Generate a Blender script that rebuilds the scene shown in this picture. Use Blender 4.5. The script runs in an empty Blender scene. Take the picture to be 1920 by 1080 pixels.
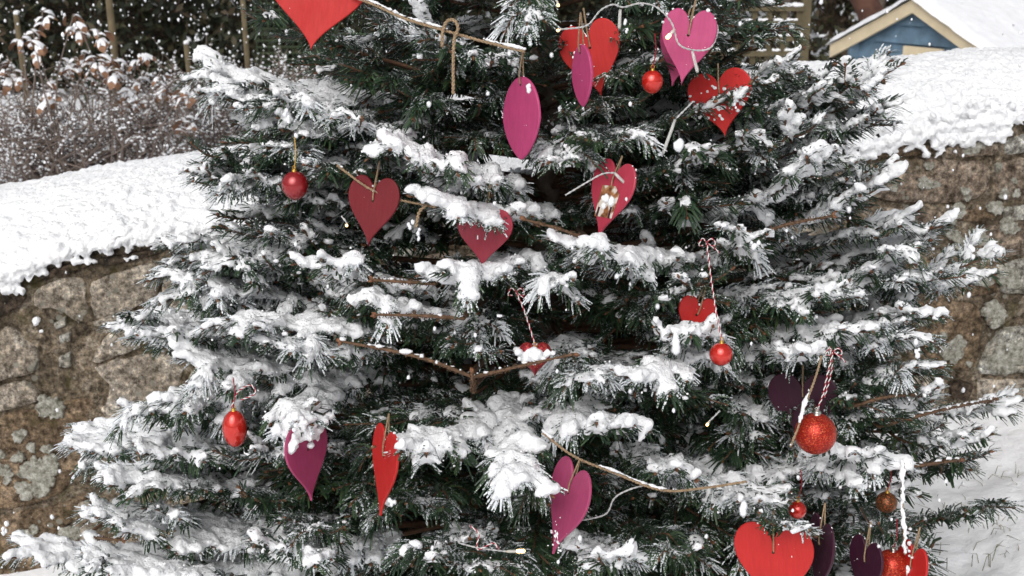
import bpy, bmesh, math, random
import numpy as np
from mathutils import Vector, Matrix, Euler

# ------------------------------------------------------------------ camera, world, sun, exposure
SC = bpy.context.scene
COL = SC.collection
PITCH = math.radians(16.0); FPX = 2300.0; CAMZ = 1.55
cam_d = bpy.data.cameras.new('camera'); cam = bpy.data.objects.new('camera', cam_d); COL.objects.link(cam)
cam.location = (0, 0, CAMZ); cam.rotation_euler = (math.pi/2 - PITCH, 0, 0)
cam_d.sensor_width = 36.0; cam_d.lens = FPX/1920*36.0
cam_d.clip_start = 0.05; cam_d.clip_end = 500
cam_d.dof.use_dof = True; cam_d.dof.focus_distance = 2.0; cam_d.dof.aperture_fstop = 10
SC.camera = cam

w = bpy.data.worlds.new('World'); SC.world = w; w.use_nodes = True
nt = w.node_tree; bg = nt.nodes['Background']
sky = nt.nodes.new('ShaderNodeTexSky'); sky.sky_type = 'NISHITA'; sky.sun_disc = False
SUN_EL, SUN_ROT = math.radians(44), math.radians(200)
sky.sun_elevation = SUN_EL; sky.sun_rotation = SUN_ROT
sky.air_density = 1.0; sky.dust_density = 5.0
hs = nt.nodes.new('ShaderNodeHueSaturation'); hs.inputs['Saturation'].default_value = 0.22
nt.links.new(sky.outputs[0], hs.inputs['Color']); nt.links.new(hs.outputs[0], bg.inputs['Color'])
bg.inputs['Strength'].default_value = 0.14
sun_d = bpy.data.lights.new('sun', 'SUN'); sun = bpy.data.objects.new('sun', sun_d); COL.objects.link(sun)
sun_d.energy = 1.5; sun_d.angle = math.radians(60); sun_d.color = (1.0, 0.985, 0.96)
sun.rotation_euler = (math.radians(46), 0, math.radians(-20))
vs = SC.view_settings
SC.display_settings.display_device = 'sRGB'
vs.view_transform = 'Standard'; vs.look = 'None'; vs.exposure = -0.26; vs.gamma = 1.0; vs.use_curve_mapping = False
SC.cycles.max_bounces = 8; SC.cycles.diffuse_bounces = 3; SC.cycles.transparent_max_bounces = 6
try: SC.cycles.use_denoising = True
except Exception: pass

# ------------------------------------------------------------------ helpers
rng = np.random.default_rng(7)
FWD = np.array([0, math.cos(PITCH), -math.sin(PITCH)]); UPV = np.array([0, math.sin(PITCH), math.cos(PITCH)])
CAM = np.array([0, 0, CAMZ])
def ray(px, py):
    return np.array([(px-960)/FPX, 0, 0]) + UPV*(-(py-540)/FPX) + FWD
def at_y(px, py, Y):
    d = ray(px, py); return CAM + d*(Y/d[1])
def proj(P):
    q = np.asarray(P) - CAM
    dep = q @ FWD; dep = np.where(dep < 1e-3, 1e-3, dep)
    return 960+FPX*q[..., 0]/dep, 540-FPX*(q @ UPV)/dep, dep
def nrm(v): return v/np.maximum(np.linalg.norm(v, axis=-1, keepdims=True), 1e-9)

def _hash(i, j, k, seed):
    h = (i*374761393 + j*668265263 + k*2147483647 + seed*1274126177) & 0xffffffff
    h = ((h ^ (h >> 13))*1274126177) & 0xffffffff
    h = ((h ^ (h >> 16))*2246822519) & 0xffffffff
    return ((h ^ (h >> 15)) & 0xffffff)/float(0xffffff)
def vnoise(P, freq=1.0, seed=0):
    P = np.asarray(P, float)*freq; I = np.floor(P).astype(np.int64); f = P-I; f = f*f*(3-2*f)
    out = 0
    for a in (0, 1):
        for b in (0, 1):
            for c in (0, 1):
                wgt = (f[..., 0] if a else 1-f[..., 0])*(f[..., 1] if b else 1-f[..., 1])*(f[..., 2] if c else 1-f[..., 2])
                out = out + wgt*_hash(I[..., 0]+a, I[..., 1]+b, I[..., 2]+c, seed)
    return out*2-1

def mesh_np(name, V, F, mats=(), mi=None, smooth=True, attrs=None):
    me = bpy.data.meshes.new(name)
    V = np.asarray(V, np.float32)
    if isinstance(F, np.ndarray):
        n, k = F.shape
        me.vertices.add(len(V)); me.vertices.foreach_set('co', V.ravel())
        me.loops.add(n*k); me.loops.foreach_set('vertex_index', F.astype(np.int32).ravel())
        me.polygons.add(n); me.polygons.foreach_set('loop_start', np.arange(0, n*k, k, dtype=np.int32))
        me.update(calc_edges=True)
    else:
        me.from_pydata(V.tolist(), [], F); me.update()
    for m in mats: me.materials.append(m)
    if mi is not None: me.polygons.foreach_set('material_index', np.asarray(mi, np.int32))
    me.polygons.foreach_set('use_smooth', np.full(len(me.polygons), smooth))
    for k, v in (attrs or {}).items():
        a = me.attributes.new(k, 'FLOAT', 'POINT'); a.data.foreach_set('value', np.asarray(v, np.float32))
    me.update()
    return me

WL = {}
def thing(name, label, cat, loc=(0, 0, 0), rot=None, group=None, kind=None):
    o = bpy.data.objects.new(name, None); COL.objects.link(o)
    o.empty_display_size = .05
    o.location = loc; o['label'] = label; o['category'] = cat
    if rot is not None: o.rotation_euler = rot
    if group: o['group'] = group
    if kind: o['kind'] = kind
    WL[o.name] = np.array(loc, float)
    return o
def part(name, me, parent, world=True, kind=None, label=None):
    o = bpy.data.objects.new(name, me); COL.objects.link(o); o.parent = parent
    if world and parent.name in WL: o.location = -WL[parent.name]
    if kind: o['kind'] = kind
    if label: o['label'] = label
    return o
def solo(name, me, label=None, cat=None, group=None, kind=None):
    o = bpy.data.objects.new(name, me); COL.objects.link(o)
    if label: o['label'] = label
    if cat: o['category'] = cat
    if group: o['group'] = group
    if kind: o['kind'] = kind
    return o

class MB:
    """collects verts/faces/material index"""
    def __init__(s): s.V = []; s.F = []; s.M = []; s.n = 0
    def add(s, V, F, m=0):
        V = np.asarray(V, float); s.V.append(V)
        s.F += [tuple(int(i)+s.n for i in f) for f in F]; s.M += [m]*len(F); s.n += len(V)
    def box(s, c, size, R=None, m=0):
        h = np.array(size)/2
        V = np.array([[x, y, z] for x in (-1, 1) for y in (-1, 1) for z in (-1, 1)], float)*h
        if R is not None: V = V @ np.array(R).T
        s.add(V+np.array(c), [(0, 1, 3, 2), (4, 6, 7, 5), (0, 4, 5, 1), (2, 3, 7, 6), (0, 2, 6, 4), (1, 5, 7, 3)], m)
    def tube(s, P, r, sides=6, m=0, cap=True):
        V, F = tube_geo(P, r, sides, cap); s.add(V, F, m)
    def mesh(s, name, mats, smooth=True):
        return mesh_np(name, np.concatenate(s.V), s.F, mats, s.M, smooth)
def tube_geo(P, r, sides=6, cap=True):
    P = np.asarray(P, float); n = len(P); r = np.broadcast_to(np.asarray(r, float), (n,))
    T = nrm(np.gradient(P, axis=0))
    ref = np.array([0, 0, 1.]) if abs(T[0][2]) < .9 else np.array([1., 0, 0])
    V = []
    a = nrm(np.cross(T[0], ref))
    for i in range(n):
        a = nrm(a - T[i]*(a @ T[i])); b = np.cross(T[i], a)
        for k in range(sides):
            th = 2*math.pi*k/sides
            V.append(P[i]+(a*math.cos(th)+b*math.sin(th))*r[i])
    F = []
    for i in range(n-1):
        for k in range(sides):
            k2 = (k+1) % sides
            F.append((i*sides+k, i*sides+k2, (i+1)*sides+k2, (i+1)*sides+k))
    if cap:
        F.append(tuple(range(sides-1, -1, -1))); F.append(tuple((n-1)*sides+k for k in range(sides)))
    return np.array(V), F
def resample(P, n):
    P = np.asarray(P, float); d = np.r_[0, np.cumsum(np.linalg.norm(np.diff(P, axis=0), axis=1))]
    s = np.linspace(0, d[-1], n); return np.stack([np.interp(s, d, P[:, k]) for k in range(P.shape[1])], 1)
def smooth_path(P, n=40):
    """Catmull-Rom through points"""
    P = np.asarray(P, float); Q = np.vstack([2*P[0]-P[1], P, 2*P[-1]-P[-2]]); out = []
    m = max(2, n//(len(P)-1))
    for i in range(1, len(Q)-2):
        for t in np.linspace(0, 1, m, endpoint=False):
            a, b, c, d = Q[i-1], Q[i], Q[i+1], Q[i+2]
            out.append(.5*((2*b)+(c-a)*t+(2*a-5*b+4*c-d)*t*t+(-a+3*b-3*c+d)*t**3))
    out.append(P[-1]); return resample(out, n)

# snow built from many small lumps fused into one skin
_bm = bmesh.new(); bmesh.ops.create_icosphere(_bm, subdivisions=1, radius=1.0)
ICO_V = np.array([v.co[:] for v in _bm.verts]); ICO_F = np.array([[v.index for v in f.verts] for f in _bm.faces]); _bm.free()
SNOWQ = []
def blob_mesh(C, R, squash=.85):
    C = np.asarray(C, float); R = np.asarray(R, float); n = len(C)
    V = (ICO_V[None]*np.array([1, 1, squash])[None, None]*R[:, None, None]+C[:, None]).reshape(-1, 3)
    F = (ICO_F[None]+(np.arange(n)*len(ICO_V))[:, None, None]).reshape(-1, 3)
    return V, F
def queue_snow(C, R, voxel, mat, parent, name='snow', amp=.0022, kind='stuff', world=True, cb=None):
    if len(C) == 0: return
    V, F = blob_mesh(C, R)
    me = mesh_np(name, V, F)
    o = bpy.data.objects.new('tmp_snow', me); COL.objects.link(o)
    m = o.modifiers.new('r', 'REMESH'); m.mode = 'VOXEL'; m.voxel_size = voxel; m.use_smooth_shade = True
    SNOWQ.append((o, mat, parent, name, amp, kind, world, cb))
def flush_snow():
    bpy.context.view_layer.update()
    dg = bpy.context.evaluated_depsgraph_get()
    for o, mat, parent, name, amp, kind, world, cb in SNOWQ:
        me = bpy.data.meshes.new_from_object(o.evaluated_get(dg))
        n = len(me.vertices)
        if n:
            V = np.empty(n*3, np.float32); me.vertices.foreach_get('co', V); V = V.reshape(-1, 3)
            N = np.empty(n*3, np.float32); me.vertices.foreach_get('normal', N); N = N.reshape(-1, 3)
            d = vnoise(V, 105, 3)*amp*1.35 + vnoise(V, 260, 5)*amp*.7
            V = V+N*d[:, None]
            me.vertices.foreach_set('co', V.astype(np.float32).ravel())
        me.name = name; me.materials.clear(); me.materials.append(mat)
        me.polygons.foreach_set('use_smooth', np.ones(len(me.polygons), bool)); me.update()
        if parent is not None: r = part(name, me, parent, world=world, kind=kind)
        else: r = solo(name, me, kind=kind)
        if cb: cb(r)
    for q in SNOWQ:
        old = q[0].data; bpy.data.objects.remove(q[0]); bpy.data.meshes.remove(old)
    SNOWQ.clear()

# ------------------------------------------------------------------ materials
class NT:
    def __init__(s, name):
        s.m = bpy.data.materials.new(name); s.m.use_nodes = True; s.t = s.m.node_tree
        s.b = s.t.nodes['Principled BSDF']
    def n(s, typ, **kw):
        nd = s.t.nodes.new(typ)
        for k, v in kw.items():
            if k in nd.inputs.keys(): s.put(nd.inputs[k], v)
            else: setattr(nd, k, v)
        return nd
    def put(s, sock, v):
        if hasattr(v, 'is_output') or isinstance(v, bpy.types.NodeSocket): s.t.links.new(v, sock)
        else: sock.default_value = v
    def set(s, **kw):
        for k, v in kw.items(): s.put(s.b.inputs[k.replace('_', ' ')], v)
        return s
    def coord(s): return s.n('ShaderNodeTexCoord').outputs['Object']
    def noise(s, scale, detail=3, rough=.55, vec=None):
        nd = s.n('ShaderNodeTexNoise'); nd.inputs['Scale'].default_value = scale; nd.inputs['Detail'].default_value = detail
        nd.inputs['Roughness'].default_value = rough
        s.t.links.new(vec if vec is not None else s.coord(), nd.inputs['Vector']); return nd.outputs['Fac']
    def ramp(s, fac, stops):
        nd = s.n('ShaderNodeValToRGB'); cr = nd.color_ramp
        while len(cr.elements) < len(stops): cr.elements.new(.5)
        for e, (p, c) in zip(cr.elements, stops): e.position = p; e.color = (*c, 1) if len(c) == 3 else c
        s.t.links.new(fac, nd.inputs[0]); return nd.outputs[0]
    def mix(s, fac, a, b, blend='MIX'):
        nd = s.n('ShaderNodeMix'); nd.data_type = 'RGBA'; nd.blend_type = blend
        s.put(nd.inputs[0], fac); s.put(nd.inputs[6], a if not isinstance(a, tuple) else (*a, 1)[:4]); s.put(nd.inputs[7], b if not isinstance(b, tuple) else (*b, 1)[:4])
        return nd.outputs[2]
    def math(s, op, a, b=0.0, c=None, clamp=False):
        nd = s.n('ShaderNodeMath'); nd.operation = op; nd.use_clamp = clamp
        s.put(nd.inputs[0], a); s.put(nd.inputs[1], b)
        if c is not None: s.put(nd.inputs[2], c)
        return nd.outputs[0]
    def attr(s, name):
        nd = s.n('ShaderNodeAttribute'); nd.attribute_name = name; return nd.outputs['Fac']
    def bump(s, h, strength=.4, dist=.01):
        nd = s.n('ShaderNodeBump'); nd.inputs['Strength'].default_value = strength; nd.inputs['Distance'].default_value = dist
        s.t.links.new(h, nd.inputs['Height']); s.t.links.new(nd.outputs[0], s.b.inputs['Normal']); return s

def mat_simple(name, col, rough=.6, var=.15, scale=40, bump=.0, bscale=200, metallic=0.0, **kw):
    t = NT(name); f = t.noise(scale, 4)
    c = t.ramp(f, [(.25, tuple(x*(1-var) for x in col)), (.75, tuple(min(1, x*(1+var)) for x in col))])
    t.set(Base_Color=c, Roughness=rough, Metallic=metallic, **kw)
    if bump: t.bump(t.noise(bscale, 4), bump, .004)
    return t.m

def mk_snow(name, scale=1.0, bs=.35, dist=.006):
    t = NT(name)
    n1 = t.noise(300*scale, 4, .65); n2 = t.noise(60*scale, 3); n3 = t.noise(135*scale, 3, .6)
    c = t.ramp(n2, [(.3, (.86, .87, .895)), (.7, (.91, .915, .93))])
    t.set(Base_Color=c, Roughness=.72); t.b.inputs['Specular IOR Level'].default_value = .25
    h = t.math('ADD', t.math('MULTIPLY', n1, .45), t.math('ADD', n2, t.math('MULTIPLY', n3, .9)))
    t.bump(h, bs, dist)
    return t.m
M = {}
M['snow'] = mk_snow('snow_clump', 1.0, .55, .008)
M['snow_wall'] = mk_snow('snow_blanket', .5, .6, .016)
M['snow_ground'] = mk_snow('snow_ground', .5, .35, .010)
M['snow_far'] = mat_simple('snow_far', (.84, .85, .88), .75, .05, 20, .5, 60)

# fir needles: dark glossy green above, paler below; 'frost' = rime lying on the upper side
t = NT('fir_needle')
geo = t.n('ShaderNodeNewGeometry')
rnd = t.attr('rnd'); frost = t.attr('frost')
green = t.ramp(rnd, [(0, (.014, .031, .018)), (.45, (.030, .058, .030)), (.8, (.052, .090, .036)), (1, (.082, .112, .040))])
under = t.mix(.5, green, (.075, .10, .085))
fn = t.noise(300, 3, .7)
fm = t.math('GREATER_THAN', t.math('ADD', frost, t.math('MULTIPLY', t.math('SUBTRACT', fn, .5), 2.2)), .5)
top = t.mix(fm, green, (.66, .69, .72))
ufm = t.math('MULTIPLY', fm, t.math('GREATER_THAN', fn, .60))
und = t.mix(ufm, under, (.75, .77, .8))
t.set(Base_Color=t.mix(geo.outputs['Backfacing'], top, und), Roughness=.45); t.b.inputs['Specular IOR Level'].default_value = .35
M['needle'] = t.m
M['bark'] = mat_simple('trunk_bark', (.135, .105, .085), .9, .45, 60, .7, 120)
M['twig'] = mat_simple('twig_bark', (.13, .066, .036), .8, .4, 120, .5, 400)
M['bud'] = mat_simple('bud', (.17, .07, .03), .55, .3, 200, .3, 500)
M['shoot_bare'] = mat_simple('bare_shoot', (.125, .068, .036), .8, .5, 150, .6, 500)
# ------------------------------------------------------------------ ground in front of and behind the wall
def zg(x): return .235+.15*(np.tanh((np.asarray(x)-1.36)/6.0)*6.0)
def grid_mesh(name, xs, ys, zf, mat):
    X, Y = np.meshgrid(xs, ys, indexing='ij'); Z = zf(X, Y)
    V = np.stack([X, Y, Z], -1).reshape(-1, 3); ny = len(ys)
    i, j = np.meshgrid(np.arange(len(xs)-1), np.arange(ny-1), indexing='ij'); a = (i*ny+j).ravel()
    return mesh_np(name, V, np.stack([a, a+ny, a+ny+1, a+1], 1), [mat])
def warp_axis(lo, hi, a, b, fine, coarse):
    return np.unique(np.r_[np.linspace(lo, a, coarse), np.linspace(a, b, fine), np.linspace(b, hi, coarse)])
def zlawn(X, Y):
    P = np.stack([X, Y, X*0], -1)
    near = np.clip((4.5-np.abs(X))/1.5, 0, 1)*np.clip((Y+2)/2, 0, 1)
    return zg(X)+near*(vnoise(P, 4, 11)*.02+vnoise(P, 14, 12)*.008+vnoise(P, 45, 13)*.004) + np.clip((Y-2.75-.1*X)/.5, 0, 1)*.03
o = solo('ground', grid_mesh('ground', warp_axis(-60, 60, .7, 2.0, 150, 30), warp_axis(-40, 3.5, 1.5, 3.35, 140, 16), zlawn, M['snow_ground']), kind='structure')
def zgarden(X, Y):
    P = np.stack([X, Y, X*0], -1)
    return .30+.02*X.clip(-6, 6)+vnoise(P, .8, 21)*.05+vnoise(P, 4, 22)*.02
o = solo('garden_ground', grid_mesh('garden_ground', warp_axis(-150, 150, -5, 5, 120, 20), warp_axis(3.42, 300, 3.6, 11, 90, 12), zgarden, M['snow_far']), kind='structure')

# ------------------------------------------------------------------ stone wall
W0, WS = 3.15, .10
WN = nrm(np.array([WS, -1, 0.])); WD = nrm(np.array([1, WS, 0.]))
def wall_pt(px, py):
    d = ray(px, py); t = (W0-CAM[1]+WS*CAM[0])/(d[1]-WS*d[0]); p = CAM+d*t; return p[0], p[2]
def W3(x, z, off=0.0): # x may be arrays
    x = np.asarray(x, float); z = np.asarray(z, float)
    P = np.stack([x, W0+WS*x, z+0*x], -1); return P+WN*np.asarray(off)[..., None] if np.ndim(off) else P+WN*off
_fe = np.array([wall_pt(*p) for p in ((0, 530), (100, 490), (200, 462), (320, 440), (1600, 280), (1700, 260), (1920, 222))])
def wall_back(px, py):
    d = ray(px, py); t = (W0+.52)/(d[1]-WS*d[0]); p = CAM+d*t; return p[0], p[2]
_ce = np.array([wall_back(*p) for p in ((0, 348), (240, 306), (470, 268), (1520, 112), (1800, 94), (1920, 86))])
def _ext(x, T):
    x = np.asarray(x, float); z = np.interp(x, T[:, 0], T[:, 1]); return z+np.where(x < T[0, 0], (x-T[0, 0])*.15, 0)+np.where(x > T[-1, 0], (x-T[-1, 0])*.13, 0)
def ztop(x): return _ext(x, _fe)
def zcrest(x): return _ext(x, _ce)
def mk_stone(name, c1, c2, c3, lich=.62, moss=.0):
    t = NT(name); co = t.coord()
    n1 = t.noise(20, 6, .7, co); n2 = t.noise(7, 3, .5, co); n3 = t.noise(55, 8, .80, co)
    c = t.ramp(n1, [(.38, c1), (.5, c2), (.62, c3)])
    c = t.mix(t.ramp(n2, [(.45, (0, 0, 0)), (.62, (.75,)*3)]), c, c1)
    sp = t.ramp(n3, [(.41, (.28, .26, .24)), (.475, (.80, .79, .77)), (.53, (1.1, 1.1, 1.1)), (.60, (2.1, 2.05, 1.95))])
    c = t.mix(1.0, c, sp, 'MULTIPLY')
    c = t.mix(1.0, c, (2.0, 2.12, 2.22), 'MULTIPLY')
    # small crusty lichen specks
    v = t.n('ShaderNodeTexVoronoi'); v.inputs['Scale'].default_value = 34; v.inputs['Randomness'].default_value = 1
    t.t.links.new(co, v.inputs['Vector'])
    spot = t.math('LESS_THAN', t.math('ADD', v.outputs['Distance'], t.math('MULTIPLY', n3, .25)), t.math('MULTIPLY', t.math('SUBTRACT', n2, .36, clamp=True), lich*2.2))
    c = t.mix(t.math('MULTIPLY', spot, .75), c, (.36, .345, .29))
    gm = t.ramp(t.noise(11, 4, .6, co), [(.56, (0, 0, 0)), (.66, (.75,)*3)])
    c = t.mix(t.math('MULTIPLY', gm, moss*.7), c, (.095, .085, .022))
    t.set(Base_Color=c, Roughness=.92); t.b.inputs['Specular IOR Level'].default_value = .2
    t.bump(t.math('ADD', t.math('MULTIPLY', n3, 1.1), n1), 1.0, .016); return t.m
M['stone_tan'] = mk_stone('stone_tan', (.17, .135, .102), (.255, .21, .168), (.345, .295, .24), .75, .25)
M['stone_grey'] = mk_stone('stone_grey', (.16, .14, .112), (.235, .215, .185), (.33, .31, .275), .6, .4)
M['stone_brown'] = mk_stone('stone_brown', (.075, .050, .030), (.125, .085, .054), (.19, .135, .09), .5, .8)
M['stone_red'] = mk_stone('stone_red', (.090, .064, .046), (.155, .115, .085), (.235, .185, .142), .75, .5)
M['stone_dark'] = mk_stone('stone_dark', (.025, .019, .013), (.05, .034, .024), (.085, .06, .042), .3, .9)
M['mortar'] = mk_stone('wall_mortar', (.060, .044, .029), (.118, .088, .060), (.205, .165, .125), .7, .9)
t = NT('lichen'); n = t.noise(60, 8, .8); n2 = t.noise(220, 3)
c = t.ramp(n, [(.40, (.11, .10, .075)), (.48, (.26, .25, .205)), (.54, (.34, .33, .285)), (.61, (.52, .51, .46))])
t.set(Base_Color=c, Roughness=.95); t.bump(t.math('ADD', n, n2), .8, .006); M['lichen'] = t.m

xs = np.linspace(-3.6, 3.6, 420); vs_ = np.linspace(0, 1, 70)
wall = thing('stone_wall', 'low rubble stone wall with lichen and a thick snow cap behind the fir tree', 'stone wall', (0, W0, float(zg(0))))
X, V_ = np.meshgrid(xs, vs_, indexing='ij')
Zb = zg(X)-.25; Zt = ztop(X)-.004; Z = Zb+(Zt-Zb)*V_
P = W3(X, Z); off = vnoise(P, 9, 31)*.009+vnoise(P, 28, 32)*.006+vnoise(P, 75, 33)*.004 - .004
front = P+WN*off[..., None]
back_top = W3(xs, zcrest(xs)-.10)-WN*.50; back_bot = W3(xs, zg(xs)-.25)-WN*.50
G = np.concatenate([front, back_top[:, None], back_bot[:, None]], 1); nv = G.shape[1]
i, j = np.meshgrid(np.arange(len(xs)-1), np.arange(nv-1), indexing='ij'); a = (i*nv+j).ravel()
part('mortar_core', mesh_np('mortar_core', G.reshape(-1, 3), np.stack([a, a+nv, a+nv+1, a+1], 1), [M['mortar']]), wall)

def stone_mesh(poly, seed, mat, proud=.012, name='stone', n=26, jit=.05):
    r = np.random.default_rng(seed); poly = np.array(poly, float)
    ring = resample(np.vstack([poly, poly[:1]]), n*2+1)[:-1]
    k = np.array([1, 2, 1])/4.
    for _ in range(2): ring = np.roll(ring, 1, 0)*k[0]+ring*k[1]+np.roll(ring, -1, 0)*k[2]
    ring = ring[::2]; c = ring.mean(0); size = np.linalg.norm(ring-c, axis=1).mean()
    ring = c+(ring-c)*(1+r.normal(0, jit*.6, (len(ring), 1)))
    lv = [(1.02, -.012), (1.0, proud*.25), (.95, proud*.8), (.8, proud), (.45, proud*1.08)]
    V = []
    for s, d in lv:
        q = c+(ring-c)*s; P3 = W3(q[:, 0], q[:, 1])
        dd = d+(vnoise(P3, 22, seed % 50)*.004+vnoise(P3, 70, 3)*.0022)*(1 if d > 0 else 0)
        V.append(P3+WN*dd[:, None])
    V.append(W3(c[0], c[1], proud*1.1)[None]); m = len(ring); F = []
    for L in range(len(lv)-1):
        for k_ in range(m):
            k2 = (k_+1) % m; F.append((L*m+k_, L*m+k2, (L+1)*m+k2, (L+1)*m+k_))
    for k_ in range(m): F.append(((len(lv)-1)*m+k_, (len(lv)-1)*m+(k_+1) % m, len(lv)*m))
    V = np.concatenate(V)
    return mesh_np(name, V, F, [mat], smooth=True)
ST = [ # traced stones: polygon in photo pixels, kind
 ('tan', [(60,548),(105,524),(155,520),(162,560),(166,595),(150,608),(118,585),(95,575),(70,580)]),
 ('tan', [(168,527),(235,507),(290,492),(302,520),(296,557),(255,577),(185,602),(170,582)]),
 ('tan', [(306,527),(330,518),(347,560),(325,587),(303,582)]), ('tan', [(228,592),(280,574),(294,592),(250,606)]), ('tan', [(172,604),(218,586),(224,598),(182,612)]),
 ('tan', [(-12,630),(25,610),(45,640),(70,655),(72,690),(50,705),(20,707),(-12,722)]), ('tan', [(-12,728),(45,713),(75,735),(76,750),(30,765),(-12,775)]),
 ('tan', [(170,677),(200,627),(240,620),(268,650),(222,667),(182,682)]), ('tan', [(178,690),(240,670),(320,660),(340,700),(330,760),(300,785),(255,795),(200,797),(190,765),(215,728),(190,706)]),
 ('brown', [(-12,786),(70,766),(180,742),(182,790),(236,812),(220,832),(150,862),(130,916),(60,946),(-12,955)]), ('brown', [(-12,975),(120,942),(170,925),(180,955),(110,990),(90,1080),(-12,1100)]),
 ('tan', [(105,1000),(160,985),(200,1010),(195,1060),(125,1060)]), ('tan', [(130,960),(150,940),(172,935),(165,965),(140,975)]),
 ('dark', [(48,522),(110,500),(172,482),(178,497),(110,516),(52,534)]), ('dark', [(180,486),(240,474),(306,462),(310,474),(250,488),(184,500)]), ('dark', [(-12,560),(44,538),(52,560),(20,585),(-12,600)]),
 ('grey', [(100,606),(124,592),(124,610),(106,618)]), ('grey', [(110,630),(134,622),(132,640),(114,642)]), ('grey', [(110,670),(132,660),(134,688),(112,688)]),
 ('red', [(1585,315),(1660,302),(1740,298),(1850,302),(1862,330),(1852,368),(1830,376),(1740,383),(1690,378),(1640,372),(1600,360)]), ('red', [(1868,312),(1900,298),(1950,296),(1950,372),(1868,376)]),
 ('brown', [(1640,278),(1715,264),(1748,276),(1722,292),(1645,296)]), ('red', [(1758,284),(1800,266),(1868,262),(1874,290),(1800,294)]), ('grey', [(1882,262),(1950,244),(1950,284),(1885,290)]),
 ('red', [(1650,388),(1750,394),(1774,400),(1770,436),(1700,444),(1655,440)]), ('brown', [(1786,398),(1868,386),(1872,412),(1830,416),(1792,412)]), ('grey', [(1880,390),(1950,380),(1950,410),(1882,416)]),
 ('red', [(1780,430),(1850,424),(1950,420),(1950,470),(1860,486),(1790,474)]), ('grey', [(1868,496),(1950,480),(1950,548),(1880,552)]), ('brown', [(1796,520),(1860,494),(1872,550),(1830,556),(1800,548)]),
 ('brown', [(1670,500),(1770,486),(1788,540),(1740,556),(1680,556)]), ('brown', [(1680,570),(1760,562),(1836,572),(1842,640),(1822,690),(1770,694),(1720,650),(1690,620)]), ('tan', [(1846,574),(1884,568),(1884,606),(1852,612)]),
 ('grey', [(1842,660),(1870,622),(1950,606),(1950,702),(1836,700)]), ('dark', [(1780,722),(1800,712),(1826,722),(1812,752),(1784,744)]), ('tan', [(1834,712),(1950,712),(1950,772),(1836,762)]), ('tan', [(1700,704),(1766,702),(1772,752),(1724,790),(1700,780)]),
]
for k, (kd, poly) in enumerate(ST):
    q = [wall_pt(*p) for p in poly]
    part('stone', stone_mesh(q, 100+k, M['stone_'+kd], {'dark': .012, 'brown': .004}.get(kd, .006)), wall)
# the rest of the wall, mostly behind the tree: rough courses following the slope
rs = random.Random(5); row = 0; v = 0.03
while v < .92:
    h = rs.uniform(.07, .13); x = -3.4
    while x < 3.4:
        L = rs.uniform(.10, .26); xc, vc = x+L/2, v+h/2
        zc = ztop(xc)-vc; P0 = W3(xc, zc); px, py, _ = proj(P0)
        if not ((-70 < px < 345) or (1600 < px < 1990)) and zc > zg(xc)-.05:
            pts = []
            for (a_, b_) in ((0, 0), (.5, -.06), (1, 0), (1.03, .5), (1, 1), (.5, 1.05), (0, 1), (-.03, .5)):
                xx = x+.008+(L-.016)*a_+rs.uniform(-.012, .012); pts.append((xx, ztop(xx)-(v+.007+(h-.014)*b_+rs.uniform(-.008, .008))))
            part('stone', stone_mesh(pts, rs.randrange(9999), M['stone_'+rs.choice(['tan', 'brown', 'red', 'grey', 'brown'])], rs.uniform(.004, .008), n=16), wall)
        x += L
    v += h
LICH = [(38,815,14),(60,837,10),(90,840,11),(36,856,12),(70,880,30),(92,872,24),(80,905,26),(48,917,20),(12,882,14),(4,850,9),(98,766,24),(86,752,14),(15,898,9),(46,1002,16),(66,990,9),(130,1000,20),(150,1030,16),(300,758,16),
 (1740,310,9),(1675,350,9),(1733,343,14),(1752,345,8),(1808,357,9),(1812,371,6),(1880,362,10),(1904,362,8),(1899,338,6),(1870,313,8),(1818,277,16),(1835,272,9),(1865,389,14),(1890,424,17),(1795,395,15),(1778,416,12),(1786,440,12),(1800,454,14),(1836,448,15),(1660,330,15),(1645,345,10),
 (1786,655,24),(1768,628,7),(1815,681,6),(1862,582,20),(1868,600,14),(1838,520,20),(1890,520,22),(1900,660,30),(1875,680,24),(1730,600,12),(1705,640,9),(1750,740,12)]
for k, (cx, cy, r_) in enumerate(LICH):
    r = np.random.default_rng(900+k); n = 40; th = np.linspace(0, 2*math.pi, n, endpoint=False)
    x0, z0 = wall_pt(cx, cy); x1, _ = wall_pt(cx+r_, cy); R0 = x1-x0
    rad = R0*(1+.16*np.sin(th*2+r.uniform(0, 6))+.12*np.sin(th*3+r.uniform(0, 6))+.08*np.sin(th*7+r.uniform(0, 6))+.05*np.sin(th*11+r.uniform(0, 6))+r.normal(0, .07, n))
    V = []
    for s, d in ((1.0, -.002), (.97, .0095), (.85, .011), (.5, .0100)):
        P3 = W3(x0+rad*s*np.cos(th), z0+rad*s*np.sin(th)*.95); V.append(P3+WN*(d+vnoise(P3, 90, 5)*.0012)[:, None])
    V.append(W3(x0, z0, .0098)[None]); F = []
    for L in range(3):
        for q in range(n): F.append((L*n+q, L*n+(q+1) % n, (L+1)*n+(q+1) % n, (L+1)*n+q))
    for q in range(n): F.append((3*n+q, 3*n+(q+1) % n, 4*n))
    part('lichen_patch', mesh_np('lichen_patch', np.concatenate(V), F, [M['lichen']]), wall)
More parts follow.
